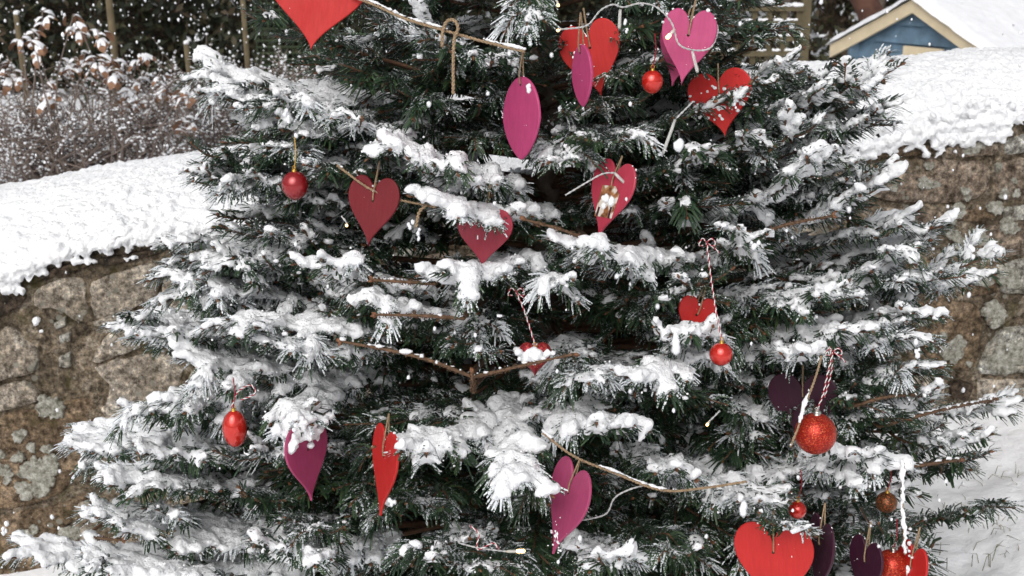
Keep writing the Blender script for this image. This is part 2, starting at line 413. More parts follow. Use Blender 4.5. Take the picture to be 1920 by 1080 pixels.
# snow cap
xs = np.r_[np.linspace(-3.5, -2.0, 60), np.linspace(-1.99, 1.99, 800), np.linspace(2.0, 3.5, 60)]; prof = []  # (depth into wall, z above lip, blend towards crest)
for k in range(14):
    a = k/13*math.pi/2; prof.append((-.028*math.cos(a)+.012, .000+.036*math.sin(a), 0))
for k in range(1, 100):
    s = k/99; prof.append((.012+.50*s, .036*(1-s), math.sin(s*math.pi/2)**.85))
for k in range(1, 10): prof.append((.512+.05*k/9, -.14*(k/9)**1.6, 1))
prof = np.array(prof)
U, K = np.meshgrid(np.arange(len(xs)), np.arange(len(prof)), indexing='ij')
Xb = xs[U]; X1 = np.stack([Xb, Xb*0, Xb*0], -1); lipn = vnoise(X1, 5, 41)*.014+vnoise(X1, 22, 42)*.014+vnoise(X1, 60, 47)*.012
lipw = np.clip(1-K/16, 0, 1); bl = prof[K, 2]
Pc = W3(Xb, ztop(Xb)*(1-bl)+zcrest(Xb)*bl+prof[K, 1]+lipn*lipw)-WN*prof[K, 0][..., None]
du = np.gradient(Pc, axis=0); dv = np.gradient(Pc, axis=1); Nn = nrm(np.cross(du, dv)); Nn *= np.sign(Nn[..., 2:3]+1e-6)
amp = np.clip(1.2-K/100, .42, 1.1)
dsp = vnoise(Pc, 5, 43)*.010+(np.abs(vnoise(Pc, 34, 44))*.015+np.abs(vnoise(Pc, 75, 45))*.012+vnoise(Pc, 140, 46)*.005)*amp-.006
Pc = Pc+Nn*dsp[..., None]
nv = len(prof); i, j = np.meshgrid(np.arange(len(xs)-1), np.arange(nv-1), indexing='ij'); a = (i*nv+j).ravel()
part('snow_cap', mesh_np('snow_cap', Pc.reshape(-1, 3), np.stack([a, a+nv, a+nv+1, a+1], 1), [M['snow_wall']]), wall)
C, R = [], []
for k in range(1500):
    x = rng.uniform(-2.0, 2.0); dr = abs(rng.normal(0, .014)); dens = vnoise(np.array([x, 0, 0]), 9, 51)
    if dens < -.25 and dr > .012: continue
    C.append(W3(x, ztop(x)+.020-dr*1.2, .016+rng.uniform(-.006, .006))); R.append(rng.uniform(.006, .013)*(1.25-dr*10 if dr < .08 else .5))
for (cx, cy, n, sp, rr) in ((22, 540, 26, 10, .013), (70, 597, 5, 5, .012), (83, 618, 2, 2, .008), (168, 488, 8, 6, .010), (252, 480, 7, 7, .009), (1720, 258, 50, 34, .013), (1660, 268, 40, 20, .012), (1800, 250, 60, 30, .014), (1850, 252, 40, 18, .014), (1620, 290, 26, 14, .012), (1766, 288, 10, 12, .007), (1875, 228, 30, 20, .013), (1840, 215, 50, 40, .013)):
    for q in range(n):
        xx, zz = wall_pt(cx+rng.normal(0, sp), cy+rng.normal(0, sp*.38)); C.append(W3(xx, zz, rng.uniform(.008, .02))); R.append(rr*rng.uniform(.5, 1.0))
queue_snow(C, R, .0045, M['snow_wall'], wall, 'snow_lip', .003)

# ------------------------------------------------------------------ garden behind the wall
def leaf_cloud(n, sampler, size, seed, squash=1.0):
    r = np.random.default_rng(seed); C = sampler(r, n); D = nrm(r.normal(size=(n, 3))); D[:, 2] *= squash; D = nrm(D)
    E = nrm(np.cross(D, nrm(r.normal(size=(n, 3))))); s = size*r.uniform(.5, 1.2, (n, 1))
    V = np.stack([C-D*s, C+E*s*.45, C+D*s, C-E*s*.45], 1).reshape(-1, 3); F = np.arange(n*4).reshape(n, 4)
    return V, F, np.repeat(r.random(n), 4)
def mk_leaf(name, stops, snow_thr=.95):
    t = NT(name); rn = t.attr('rnd'); c = t.ramp(rn, stops)
    c = t.mix(t.math('GREATER_THAN', rn, snow_thr), c, (.8, .82, .85)); t.set(Base_Color=c, Roughness=.7); return t.m
M['hedge'] = mk_leaf('hedge_leaf', [(0, (.010, .014, .007)), (.5, (.022, .028, .011)), (.8, (.045, .045, .018)), (.95, (.07, .05, .028))], .985)
M['evergreen'] = mk_leaf('evergreen_leaf', [(0, (.015, .018, .010)), (.5, (.05, .05, .02)), (.8, (.09, .06, .035)), (.9, (.20, .14, .03))], .78)
def hedge(name, label, x0, x1, y0, y1, z1, n, size, mat, seed, cat='hedge', group=None):
    h = thing(name, label, cat, ((x0+x1)/2, (y0+y1)/2, .3), group=group)
    def smp(r, k):
        x = r.uniform(x0, x1, k); z = .2+(z1-.2)*r.random(k)
        bump = .35*vnoise(np.stack([x, x*0, z], -1), 1.7, seed)+.12*vnoise(np.stack([x, x*0, z], -1), 5, seed+1)
        y = y0+.35+bump+np.abs(r.normal(0, .22, k)); z = z+.15*vnoise(np.stack([x, y, x*0], -1), 1.5, seed+2)
        return np.stack([x, y, z], -1)
    V, F, a = leaf_cloud(n, smp, size, seed)
    part('foliage', mesh_np('foliage', V, F, [mat], smooth=False, attrs={'rnd': a}), h, kind='stuff')
    mb = MB()
    for xx in np.arange(x0+.3, x1, .75): mb.tube([(xx, y1-.3, .2), (xx+.05, y1-.25, 1.2), (xx+.1, y1-.3, z1*.9)], [.05, .04, .015])
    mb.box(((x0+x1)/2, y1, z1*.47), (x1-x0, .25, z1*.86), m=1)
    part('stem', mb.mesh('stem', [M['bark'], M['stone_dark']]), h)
    return h
hedge('conifer_hedge', 'tall dark evergreen hedge at the back of the garden behind the wall', -7, 3.0, 10.2, 11.4, 3.2, 42000, .055, M['hedge'], 61)
hedge('evergreen_shrub', 'snow flecked shrub with yellowish leaves behind the trellis and blue shed', 1.1, 5.2, 9.4, 10.3, 2.9, 16000, .05, M['evergreen'], 71, 'shrub')
M['stake'] = mat_simple('weathered_stake', (.13, .10, .055), .85, .3, 18, .4, 60)
def stake(px, y0_, y1_, Y, r, label):
    p1 = at_y(px, y0_, Y); s = thing('garden_stake', label, 'stake', (p1[0], Y, .3), group='stakes in the garden behind the wall')
    mb = MB(); mb.tube([(p1[0], Y, .25), (p1[0]+.01, Y, (p1[2]+.3)/2), (p1[0], Y, p1[2])], [r, r, r*.9], 7)
    part('pole', mb.mesh('pole', [M['stake']]), s)
    queue_snow([(p1[0], Y, p1[2]+.005), (p1[0]+.008, Y, p1[2]+.012)], [r*1.15, r*.8], .006, M['snow'], s)
stake(30, 27, 150, 6.9, .017, 'short yellowish garden stake, leftmost, standing among the brown leaved shrub')
stake(198, -60, 90, 7.2, .022, 'tall yellowish garden stake rising behind the brown leaved shrub')
stake(349, 82, 135, 7.6, .018, 'short brown garden stake with snowy top between the tall stakes')
stake(452, -40, 110, 7.8, .018, 'thin tall garden stake just left of the tree by the green netting')
# green netting panel
nb = thing('garden_netting', 'dark green mesh screen standing behind the upper left of the tree', 'netting', (*at_y(530, 100, 9.3)[:2], .3))
M['net'] = mat_simple('green_net', (.022, .036, .012), .8, .4, 30)
p0, p1 = at_y(474, -60, 9.3), at_y(640, 160, 9.3); mb = MB()
for x in np.arange(p0[0], p1[0]+.01, .045): mb.tube([(x, 9.3, .3), (x, 9.3, p0[2]+.3)], .009, 4)
for z in np.arange(.35, p0[2]+.3, .045): mb.tube([(p0[0], 9.29, z), (p1[0], 9.29, z)], .009, 4)
part('mesh_screen', mb.mesh('mesh_screen', [M['net']]), nb)

# brown twiggy thicket with snow
M['stem_brown'] = mat_simple('dry_stem', (.21, .165, .14), .85, .35, 30)
M['dead_leaf'] = mat_simple('dead_leaf', (.26, .135, .075), .75, .4, 25)
def thicket(label, cx, cy, w_, d_, h_, n, seed, cat='shrub'):
    r = np.random.default_rng(seed); zb = float(zgarden(np.array(cx), np.array(cy)))
    th = thing('twiggy_shrub', label, cat, (cx, cy, zb), group='bare brown shrubs behind the wall')
    mb = MB(); SC_, SR_ = [], []
    for k in range(n):
        b = np.array([cx+r.normal(0, w_*.22), cy+r.normal(0, d_*.25), zb]); tip = np.array([cx+r.uniform(-.5, .5)*w_, cy+r.uniform(-.5, .5)*d_, zb+h_*r.uniform(.45, 1.0)*(1-.0*abs(b[0]-cx))])
        mid = (b+tip)/2+r.normal(0, .07, 3); P_ = smooth_path([b, mid, tip], 7)+r.normal(0, .008, (7, 3)); mb.tube(P_, np.linspace(.006, .0025, 7), 3, cap=False)
        for q in range(7):
            i0 = r.integers(2, 7); d = nrm(r.normal(size=3)+np.array([0, 0, .5]))*r.uniform(.06, .2)
            e = [P_[i0], P_[i0]+d*.5+r.normal(0, .012, 3), P_[i0]+d]; mb.tube(e, [.003, .0026, .002], 3, cap=False)
            for z_ in (.2, .4, .6, .8, 1.0):
                if r.random() < .7: SC_.append(P_[i0]+d*z_+np.array([0, 0, .006])); SR_.append(r.uniform(.004, .010))
    part('stem', mb.mesh('stem', [M['stem_brown']]), th, kind='stuff')
    V, F = blob_mesh(SC_, SR_, .7)
    part('snow', mesh_np('snow', V, F, [M['snow_far']]), th, kind='stuff')
thicket('wide brown twiggy thicket dotted with snow behind the wall, far left', -2.35, 6.5, 1.7, .9, .62, 165, 81)
thicket('brown twiggy thicket beside the tree behind the snowy wall', -1.6, 6.9, 1.1, .8, .60, 110, 82)
thicket('low grey twiggy shrub at the foot of the thicket on the left edge', -2.75, 5.7, .8, .5, .30, 80, 83)
thicket('small dark twiggy shrub against the left boughs of the tree', -1.55, 7.9, .8, .4, .40, 60, 84)

# shrub with hanging dead leaves capped by snow
def leaf_mesh(seed, L=.085, W=.04):
    r = np.random.default_rng(seed); n = 7; s = np.linspace(0, 1, n); wd = W*np.sin(np.pi*np.clip(s*.96+.02, 0, 1))**.8
    ang = np.linspace(.25, -1.25, n); x = np.r_[0, np.cumsum(np.cos(ang[1:])*L/(n-1))]; z = np.r_[0, np.cumsum(np.sin(ang[1:])*L/(n-1))]
    rows = []
    for off, lift in ((-1, -.35), (0, 0), (1, -.35)):
        rows.append(np.stack([x, off*wd/2, z+lift*wd*.4+r.normal(0, .001, n)], 1))
    A = np.stack(rows, 1)
    top = A.copy(); k = np.clip(np.sin(np.pi*np.clip(s*1.05, 0, 1)), 0, 1)[:, None]; top[:, :, 2] += .0005+.012*k*np.array([.15, 1, .15])[None]*np.clip(1.25-s*1.0, 0, 1)[:, None]; top[:, :, 1] *= .9
    V = np.concatenate([A.reshape(-1, 3), top.reshape(-1, 3)]); F, Mi = [], []
    for b, m in ((0, 0), (n*3, 1)):
        for i_ in range(n-1 if m == 0 else n-3):
            for j_ in range(2): F.append((b+i_*3+j_, b+(i_+1)*3+j_, b+(i_+1)*3+j_+1, b+i_*3+j_+1)); Mi.append(m)
    return mesh_np('leaf', V, F, [M['dead_leaf'], M['snow_far']], Mi)
LEAVES = [leaf_mesh(s) for s in range(5)]
CL = {'left': [(80, 14), (62, 52), (70, 78), (42, 66), (12, 98), (40, 130), (90, 150), (14, 128), (100, 165)], 'middle': [(138, 20), (150, 44), (186, 50), (160, 92), (138, 100), (204, 108), (210, 122), (182, 100), (170, 130), (120, 105)], 'right': [(262, 96), (256, 140), (240, 150), (300, 136), (280, 178), (352, 152), (346, 162), (340, 212), (236, 170), (308, 160)]}
lab = {'left': 'shrub with drooping brown leaves under snow at the left edge by the shortest stake', 'middle': 'tall shrub with drooping brown snow capped leaves around the tall stake', 'right': 'sprawling shrub with few brown snow capped leaves nearest the fir tree'}
for kk, (key, pts) in enumerate(CL.items()):
    bx = np.mean([at_y(*p, 6.3)[0] for p in pts]); sh = thing('leafy_shrub', lab[key], 'shrub', (bx, 6.35, .28), group='brown leaved shrubs behind the wall')
    mb = MB(); r = np.random.default_rng(300+kk)
    for p in pts:
        Y = 6.3+r.uniform(-.25, .25); tip = at_y(p[0], p[1]+6, Y); b = np.array([bx+r.normal(0, .12), 6.35, .27])
        mb.tube(smooth_path([b, (b*.5+tip*.5)+np.array([r.normal(0, .04), 0, .05]), tip], 9), np.linspace(.006, .003, 9), 5)
        for q in range(r.integers(5, 10)):
            o = bpy.data.objects.new('leaf', LEAVES[r.integers(5)]); COL.objects.link(o); o.parent = sh
            o.location = Vector(tip+np.array([r.normal(0, .012), r.normal(0, .012), r.uniform(-.07, .012)]))-sh.location
            o.rotation_euler = (r.normal(0, .3), r.normal(.15, .3), r.uniform(0, 6.28)); s_ = r.uniform(.6, 1.2); o.scale = (s_, s_, s_)
    part('stem', mb.mesh('stem', [M['stem_brown']]), sh)

# trellis
M['trellis'] = mat_simple('trellis_wood', (.105, .084, .045), .85, .35, 14, .4, 80)
YT = 7.0; tl = at_y(1352, 14, YT); tr = at_y(1507, 10, YT); ztp = tr[2]
tre = thing('trellis_panel', 'square wooden garden trellis with snow on every slat behind the tree', 'trellis', ((tl[0]+tr[0])/2, YT, .3))
x0, x1 = tl[0]-.5, tr[0]; xv = np.arange(x1-.018, x0, -.083)
slat_v = MB(); slat_v.box((0, 0, 0), (.030, .018, ztp-.35)); mv = slat_v.mesh('slat', [M['trellis']], False)
slat_h = MB(); slat_h.box((0, 0, 0), (x1-x0, .016, .030)); mh = slat_h.mesh('slat', [M['trellis']], False)
for x in xv:
    o = part('slat', mv, tre, world=False); o.location = Vector((x, YT+.019, (ztp+.35)/2))-tre.location
k = 0
for z in np.arange(ztp-.016, .45, -.083):
    o = part('slat', mh, tre, world=False); o.location = Vector(((x0+x1)/2, YT, z))-tre.location
    C, R = [], []
    for x in np.arange(x0, x1, .012):
        if k == 0 or min(abs(x-v_) for v_ in xv) > .017: C.append((x, YT+.001+rng.normal(0, .002), z+.019+rng.normal(0, .0015))); R.append(rng.uniform(.010, .0145) if k else rng.uniform(.014, .018))
    queue_snow(C, R, .006, M['snow'], tre, 'snow_ridge', .002); k += 1
mb = MB(); mb.box((x1+.02, YT+.03, (ztp+.30)/2), (.05, .05, ztp-.22)); part('post', mb.mesh('post', [M['trellis']], False), tre)

# background tree trunk behind the shed
bt = thing('garden_tree', 'reddish brown leaning tree trunk between the trellis and the blue shed', 'tree', (*at_y(1625, 10, 9.2)[:2], .3))
mb = MB(); c0 = at_y(1650, 60, 9.2); c1 = at_y(1605, -30, 9.2); c2 = c1+(c1-c0)*4; mb.tube([(c0[0]+.15, 9.2, .2), c0, c1, c2], [.13, .1, .085, .05], 10)
for q in range(14):
    a = c1+(c2-c1)*rng.uniform(.2, 1); mb.tube([a, a+np.array([rng.normal(0, .5), rng.normal(0, .3), .4]), a+np.array([rng.normal(0, .9), rng.normal(0, .5), .9])], [.03, .02, .006], 5)
M['redbark'] = mat_simple('red_bark', (.10, .045, .03), .9, .4, 12, .6, 30)
part('trunk', mb.mesh('trunk', [M['redbark']]), bt)

# blue shed
M['blue'] = mat_simple('blue_board', (.105, .175, .245), .65, .28, 14, .4, 40)
M['cream'] = mat_simple('cream_board', (.60, .50, .34), .65, .12, 10, .2, 50)
A = at_y(1712, -2, 8.0); A = np.array([A[0], 8.0, A[2]])
g = nrm(np.array([.40, -.62, 0])); back = np.array([-g[1], g[0], 0]); HW, RISE, LEN = .67, .335, 1.7
shed = thing('garden_shed', 'blue weatherboard garden shed with cream gable boards and snowy roof', 'shed', (*(A+back*.8)[:2], .3))
def sp(a, z, b): return A+g*a+np.array([0, 0, z])+back*b
IW = HW-.16
for k in range(14): # weatherboards on the gable, lapped
    zt = -.05-.115*k; zb = zt-.122; f = lambda z: min(IW, max(.02, (-z-.02)/RISE*HW))
    a0, a1 = f(zt), f(zb); t0, t1 = .080, .056
    V = [sp(-a1, zb, t1), sp(a1, zb, t1), sp(a0, zt, t0), sp(-a0, zt, t0), sp(-a1, zb, t0+.03), sp(a1, zb, t0+.03), sp(a0, zt, t0+.03), sp(-a0, zt, t0+.03)]
    part('board', mesh_np('board', V, [(0, 1, 2, 3), (5, 4, 7, 6), (1, 5, 6, 2), (4, 0, 3, 7), (4, 5, 1, 0), (3, 2, 6, 7)], [M['blue']], smooth=False), shed)
mb = MB()
for sgn in (-1, 1):
    V = [sp(sgn*IW, -1.6, .1), sp(sgn*IW, -1.6, LEN), sp(sgn*IW, -.26, LEN), sp(sgn*IW, -.26, .1), sp(sgn*(IW-.03), -1.6, .1), sp(sgn*(IW-.03), -1.6, LEN), sp(sgn*(IW-.03), -.26, LEN), sp(sgn*(IW-.03), -.26, .1)]
    mb.add(V, [(0, 1, 2, 3), (5, 4, 7, 6), (0, 3, 7, 4), (1, 5, 6, 2), (3, 2, 6, 7), (0, 4, 5, 1)])
mb.box(tuple(sp(-IW, -.95, .055)), (.06, .06, 1.3)); mb.box(tuple(sp(IW, -.95, .055)), (.06, .06, 1.3))
part('side_wall', mb.mesh('side_wall', [M['blue']], False), shed)
for sgn in (-1, 1):
    bw = .085
    V = []
    for b in (0, .028):
        V += [sp(0, .0, b), sp(sgn*HW, -RISE, b), sp(sgn*HW, -RISE-bw, b), sp(0, -bw, b)]
    part('barge_board', mesh_np('barge_board', V, [(0, 1, 2, 3), (7, 6, 5, 4), (0, 4, 5, 1), (1, 5, 6, 2), (2, 6, 7, 3), (3, 7, 4, 0)], [M['cream']], smooth=False), shed)
    V = [sp(0, -.01, .03), sp(sgn*HW, -RISE-.01, .03), sp(sgn*HW, -RISE-.01, LEN), sp(0, -.01, LEN)]; V += [v_-np.array([0, 0, .03]) for v_ in V]
    part('roof_panel', mesh_np('roof_panel', V, [(0, 1, 2, 3), (7, 6, 5, 4), (0, 4, 5, 1), (1, 5, 6, 2), (2, 6, 7, 3), (3, 7, 4, 0)], [M['cream']], smooth=False), shed)
    aa, bb = np.meshgrid(np.linspace(0, HW+.02, 40), np.linspace(-.03, LEN, 80), indexing='ij')
    th_ = .05*np.clip((HW+.02-aa)/.06, 0, 1)**.5*np.clip((bb+.03)/.06, 0, 1)**.5
    Pn = A+g*(sgn*aa)[..., None]+back*bb[..., None]+np.array([0, 0, 1.])*((-aa/HW*RISE)+.004+th_)[..., None]
    Pn[..., 2] += vnoise(Pn, 6, 91)*.008+vnoise(Pn, 25, 92)*.004
    i, j = np.meshgrid(np.arange(39), np.arange(79), indexing='ij'); a = (i*80+j).ravel(); F = np.stack([a, a+80, a+81, a+1], 1)
    part('roof_snow', mesh_np('roof_snow', Pn.reshape(-1, 3), F if sgn > 0 else F[:, ::-1], [M['snow_far']]), shed)
fr = MB()
fr.box(tuple(sp(.08, -.50, .045)), (.30, .03, .40), np.stack([g, -back, [0, 0, 1]], 1)); part('door', fr.mesh('door', [M['cream']], False), shed)
# ------------------------------------------------------------------ the fir tree
AX, AY = .06, 2.32; QF = .70
def RZ(z): return np.clip(.66+(1.31-z)*.40, .12, 1.25)
_T = np.linspace(.9, 3.2, 1200)
def loc(px, py, r=1.0):
    d = ray(px, py); P = CAM+d*_T[:, None]; R = RZ(P[:, 2])
    dy = P[:, 1]-AY; rho = np.hypot((P[:, 0]-AX)/R, dy/(R*QF))
    hit = np.nonzero(rho <= r)[0]
    return P[hit[0]] if len(hit) else P[np.argmin(rho)]
MASK = []          # ornaments: (px, py, radius px, depth) that boughs in front leave free
def mask(px, py, r, P):
    MASK.append((px, py, r, float((np.asarray(P)-CAM) @ FWD)))
def keep(P):
    if not MASK: return np.ones(len(P), bool)
    x, y, d = proj(P); m = np.array(MASK)
    ok = np.ones(len(P), bool)
    for s in range(0, len(P), 20000):
        sl = slice(s, s+20000)
        ins = ((x[sl, None]-m[:, 0])**2+(y[sl, None]-m[:, 1])**2 < m[:, 2]**2) & (d[sl, None] < m[:, 3]+.01)
        ok[sl] = ~ins.any(1)
    return ok

# ---- where the ornaments hang (needed before the boughs are grown, so that they hang free)
# hearts: px centre, height px, yaw deg, roll deg, colour, depth factor, label
HEARTS = [
 (592, 0, 184, 4, 8, 'red', 1.10, 'large bright red heart at the top of the tree, hanging left of the twine knot', 1.18),
 (978, 222, 150, 58, 0, 'pink', .92, 'pink heart turned edge on, hanging beside the tree trunk', 1.0),
 (1092, 142, 112, 68, -3, 'pink', 1.06, 'slim pink heart seen nearly edge on in front of a red heart', 1.0),
 (1112, 112, 140, 18, -14, 'red', .74, 'red heart half hidden behind the slim pink heart', .95),
 (1288, 88, 138, 14, 6, 'pink', 1.08, 'wide pink heart with fairy light wire across it, upper right', .84),
 (1274, 96, 128, 32, 10, 'magenta', .98, 'dark pink heart hidden behind the wide pink heart', .84),
 (1352, 194, 122, 22, -10, 'red', .92, 'snow dusted red heart under the wide pink heart, upper right', 1.15),
 (698, 396, 130, 34, 8, 'darkred', .98, 'deep red heart hanging by twine, left of centre', .96),
 (1142, 374, 146, 50, 14, 'rose', 1.02, 'rose heart with a brown picture pasted on it, above centre', .92),
 (908, 446, 110, 8, 4, 'rose', .84, 'rose heart half covered by fir needles in the middle of the tree', 1.05),
 (1303, 598, 86, 20, 12, 'red', .86, 'red heart peeping out beside the snowy bough right of centre', .95),
 (577, 866, 146, 54, -2, 'magenta', 1.0, 'magenta heart capped with snow, lower left', 1.0),
 (720, 884, 166, 73, 6, 'red', 1.0, 'slim bright red heart seen nearly edge on, lower left of centre', 1.0),
 (1060, 954, 176, 65, 14, 'magenta', 1.04, 'tilted magenta heart hanging by twine, bottom centre', 1.0),
 (1506, 766, 132, 18, -6, 'plum', .80, 'dark plum heart behind the glittery red bauble', 1.12),
 (1452, 1064, 168, 16, -6, 'red', 1.02, 'large bright red heart at the bottom right, cut by the picture edge', 1.0),
 (1538, 1046, 150, 70, 0, 'plum', 1.04, 'slim dark plum heart right of the large red heart at the bottom', 1.0),
 (1622, 1072, 126, 54, 0, 'plum', 1.0, 'dark plum heart left of the lowest red bauble', .9),
 (1706, 1084, 132, 56, 4, 'red', 1.04, 'bright red heart on a snowy string at the bottom right corner of the tree', .8),
]
HP = []
MS = {1112: .35, 908: .2, 1303: 0.0, 1506: .4, 1452: .55, 1352: .3, 1274: .4, 1538: .6, 1622: .6}
for h in HEARTS:
    P = loc(h[0], h[1], h[6]); dep = (P-CAM) @ FWD; HP.append(P)
    hh = h[2]; wx = h[2]*.43*math.cos(math.radians(h[3]))*h[8]; roll = math.radians(h[4])
    for fy, fx in ((-.30, .55), (-.30, -.55), (-.12, .5), (-.12, -.5), (-.25, 0), (.0, 0), (.18, 0), (.34, 0), (0, .5), (0, -.5), (.15, .3), (.15, -.3)):
        dx, dy = fx*wx*1.1, fy*hh; X_, Y_ = dx*math.cos(roll)-dy*math.sin(roll), dx*math.sin(roll)+dy*math.cos(roll)
        mask(h[0]+X_, h[1]+Y_, MS.get(h[0], .8)*max(9, min(.40*wx, .15*hh)), P)
# baubles: px centre, diameter px, kind, depth factor, label
BAUBLES = [
 (1223, 154, 42, 'teardrop', 1.0, 'small glossy red pointed bauble beside the slim pink heart'),
 (553, 348, 52, 'teardark', 1.02, 'dark red glossy bauble on gold thread, upper left'),
 (1003, 674, 66, 'heartglitter', .92, 'crimson heart bauble covered in snow on striped string, centre'),
 (1352, 664, 44, 'gloss', .98, 'red bauble hanging on a long striped string right of centre'),
 (440, 803, 50, 'drop', .98, 'shiny orange red bauble with a highlight, lower left boughs'),
 (1529, 813, 78, 'glitter', 1.04, 'large glittery orange red bauble with silver cap, lower right'),
 (1672, 1062, 64, 'glitter', 1.0, 'lowest glittery red bauble between plum and red hearts'),
 (1662, 942, 40, 'brown', .95, 'brown patterned bauble among the lower right boughs'),
 (1495, 956, 34, 'gloss', .85, 'tiny red bauble peeping through needles above the large red heart'),
]
BP = []
for b in BAUBLES:
    P = loc(b[0], b[1], b[4]); BP.append(P); mask(b[0], b[1], b[2]*.42, P)
def wire(pts, r=1.0, n=50, sag=None):
    return smooth_path([loc(x, y, r) for x, y in pts], n)
GARL = [
 ([(655, -8), (700, 8), (760, 35), (830, 56), (900, 76), (984, 97)], 1.06, 'twine garland with a knotted loop at the top of the tree'),
 ([(632, 310), (690, 352), (740, 372), (790, 383), (818, 389)], .99, 'short twine garland beside the shaded red heart'),
 ([(1018, 812), (1075, 855), (1150, 886), (1240, 919), (1320, 915), (1400, 903)], 1.03, 'twine garland carrying the tilted magenta heart'),
]
GP = [wire(p, r, 60) for p, r, _ in GARL]
LIGHTS = [
 ([(1052, 55), (1100, 48), (1125, 20), (1150, 8), (1168, 14), (1200, 6), (1232, 14), (1260, 44), (1272, 82), (1300, 94), (1332, 90), (1346, 60), (1342, 40)], 1.13, 'fairy light wire crossing the wide pink heart, top right', [((1052, 55), (1046, 57), 1), ((1163, 18), (1161, 54), 0), ((1264, 56), (1250, 72), 1), ((1298, 96), (1308, 136), 0)]),
 ([(1060, 366), (1100, 342), (1130, 326), (1152, 324)], 1.06, 'fairy light wire lying over the rose heart with the picture', [((1152, 324), (1181, 353), 0)]),
 ([(1070, 978), (1110, 972), (1138, 962), (1152, 934), (1180, 918), (1215, 908)], 1.02, 'fairy light wire beside the tilted magenta heart', []),
 ([(860, 1018), (900, 1028), (950, 1034)], 1.02, 'fairy light wire with a glowing bulb at bottom centre', [((950, 1034), (984, 1033), 1)]),
 ([(1300, 190), (1285, 205), (1268, 222)], 1.05, 'fairy light wire ending in a long clear bulb below the small pointed bauble', [((1266, 224), (1242, 290), 0)]),
 ([(640, 405), (646, 412), (650, 418)], .95, 'single glowing fairy light beside the shaded red heart', [((650, 418), (650, 424), 1)]),
 ([(1350, 770), (1338, 782), (1328, 792)], .92, 'single glowing fairy light in the dark right of centre', [((1330, 790), (1325, 798), 1)]),
 ([(1040, -6), (1044, 2), (1046, 6)], 1.03, 'single glowing fairy light at the top beside the leader', [((1045, 3), (1047, 12), 1)]),
]
LP = [wire(p, r, 60) for p, r, _, _ in LIGHTS]
for Pth in GP+LP:
    x, y, d = proj(Pth[::3])
    for i_ in range(len(x)): MASK.append((x[i_], y[i_], 9, d[i_]))
for (x_, y_, r_) in ((1025, 170, 16), (1027, 200, 16), (1026, 225, 16), (1024, 250, 14)): MASK.append((x_, y_, r_, 2.35))

# ---- needle, twig and snow growth
def needles_on(P, r, dens, length, frost, seed, flat=.35):
    """needles along polyline P; returns verts (n*6,3), attr rnd, attr frost"""
    P = np.asarray(P, float); seg = np.linalg.norm(np.diff(P, axis=0), axis=1); L = seg.sum(); n = int(L*dens)
    if n < 3: return None
    d = np.r_[0, np.cumsum(seg)]; s = (np.arange(n)+r.random(n))/n*L
    C = np.stack([np.interp(s, d, P[:, k]) for k in range(3)], 1)
    Tn = nrm(np.gradient(P, axis=0)); T = nrm(np.stack([np.interp(s, d, Tn[:, k]) for k in range(3)], 1))
    Z = np.array([0, 0, 1.]); S = np.cross(T, Z); bad = np.linalg.norm(S, axis=1) < .25
    S[bad] = np.cross(T[bad], np.array([0., 1, 0])); S = nrm(S); U = np.cross(S, T)
    side = r.choice([-1, 1], n); phi = side*np.where(r.random(n) < .64, np.abs(r.normal(1.50, .38, n)), np.abs(r.normal(.45, .35, n))); phi = np.clip(phi, -2.5, 2.5)
    rel = s/L; a = np.interp(rel, [0, .85, 1], [1.05, .85, .35])+r.normal(0, .07, n)
    D = T*np.cos(a)[:, None]+(U*np.cos(phi)[:, None]+S*np.sin(phi)[:, None])*np.sin(a)[:, None]; D = nrm(D)
    ln = length*r.uniform(.82, 1.12)*r.uniform(.7, 1.1, n)*np.interp(rel, [0, .12, .85, 1], [.75, 1, .95, .7])
    Wd = np.cross(D, U*.9+T*.45+r.normal(0, .10, (n, 3))); Wd = nrm(Wd)
    Nm = np.cross(Wd, D); flip = np.sign(Nm[:, 2]); flip[flip == 0] = 1; Wd = Wd*flip[:, None]; Nm = Nm*flip[:, None]
    hw = .00175*r.uniform(.85, 1.2, n)
    bend = T*.22+np.array([0, 0, -.32])
    b0 = C; m0 = C+D*(ln*.5)[:, None]; t0 = C+D*ln[:, None]+bend*ln[:, None]
    e = lambda k: Wd*(hw*k)[:, None]
    V = np.stack([b0-e(.6), b0+e(.6), m0+e(1.05), m0-e(1.05), t0+e(.6), t0-e(.6)], 1)
    up = np.clip(np.cos(phi)*.5+.5, 0, 1)
    patch = vnoise(C, 22, seed)*.42+(r.random(n)-.5)*.35
    fr = frost*(.50+.70*up)+patch-.12
    return V, r.random(n)*.75+.25*np.clip(vnoise(C, 6, 9), 0, 1), fr, m0
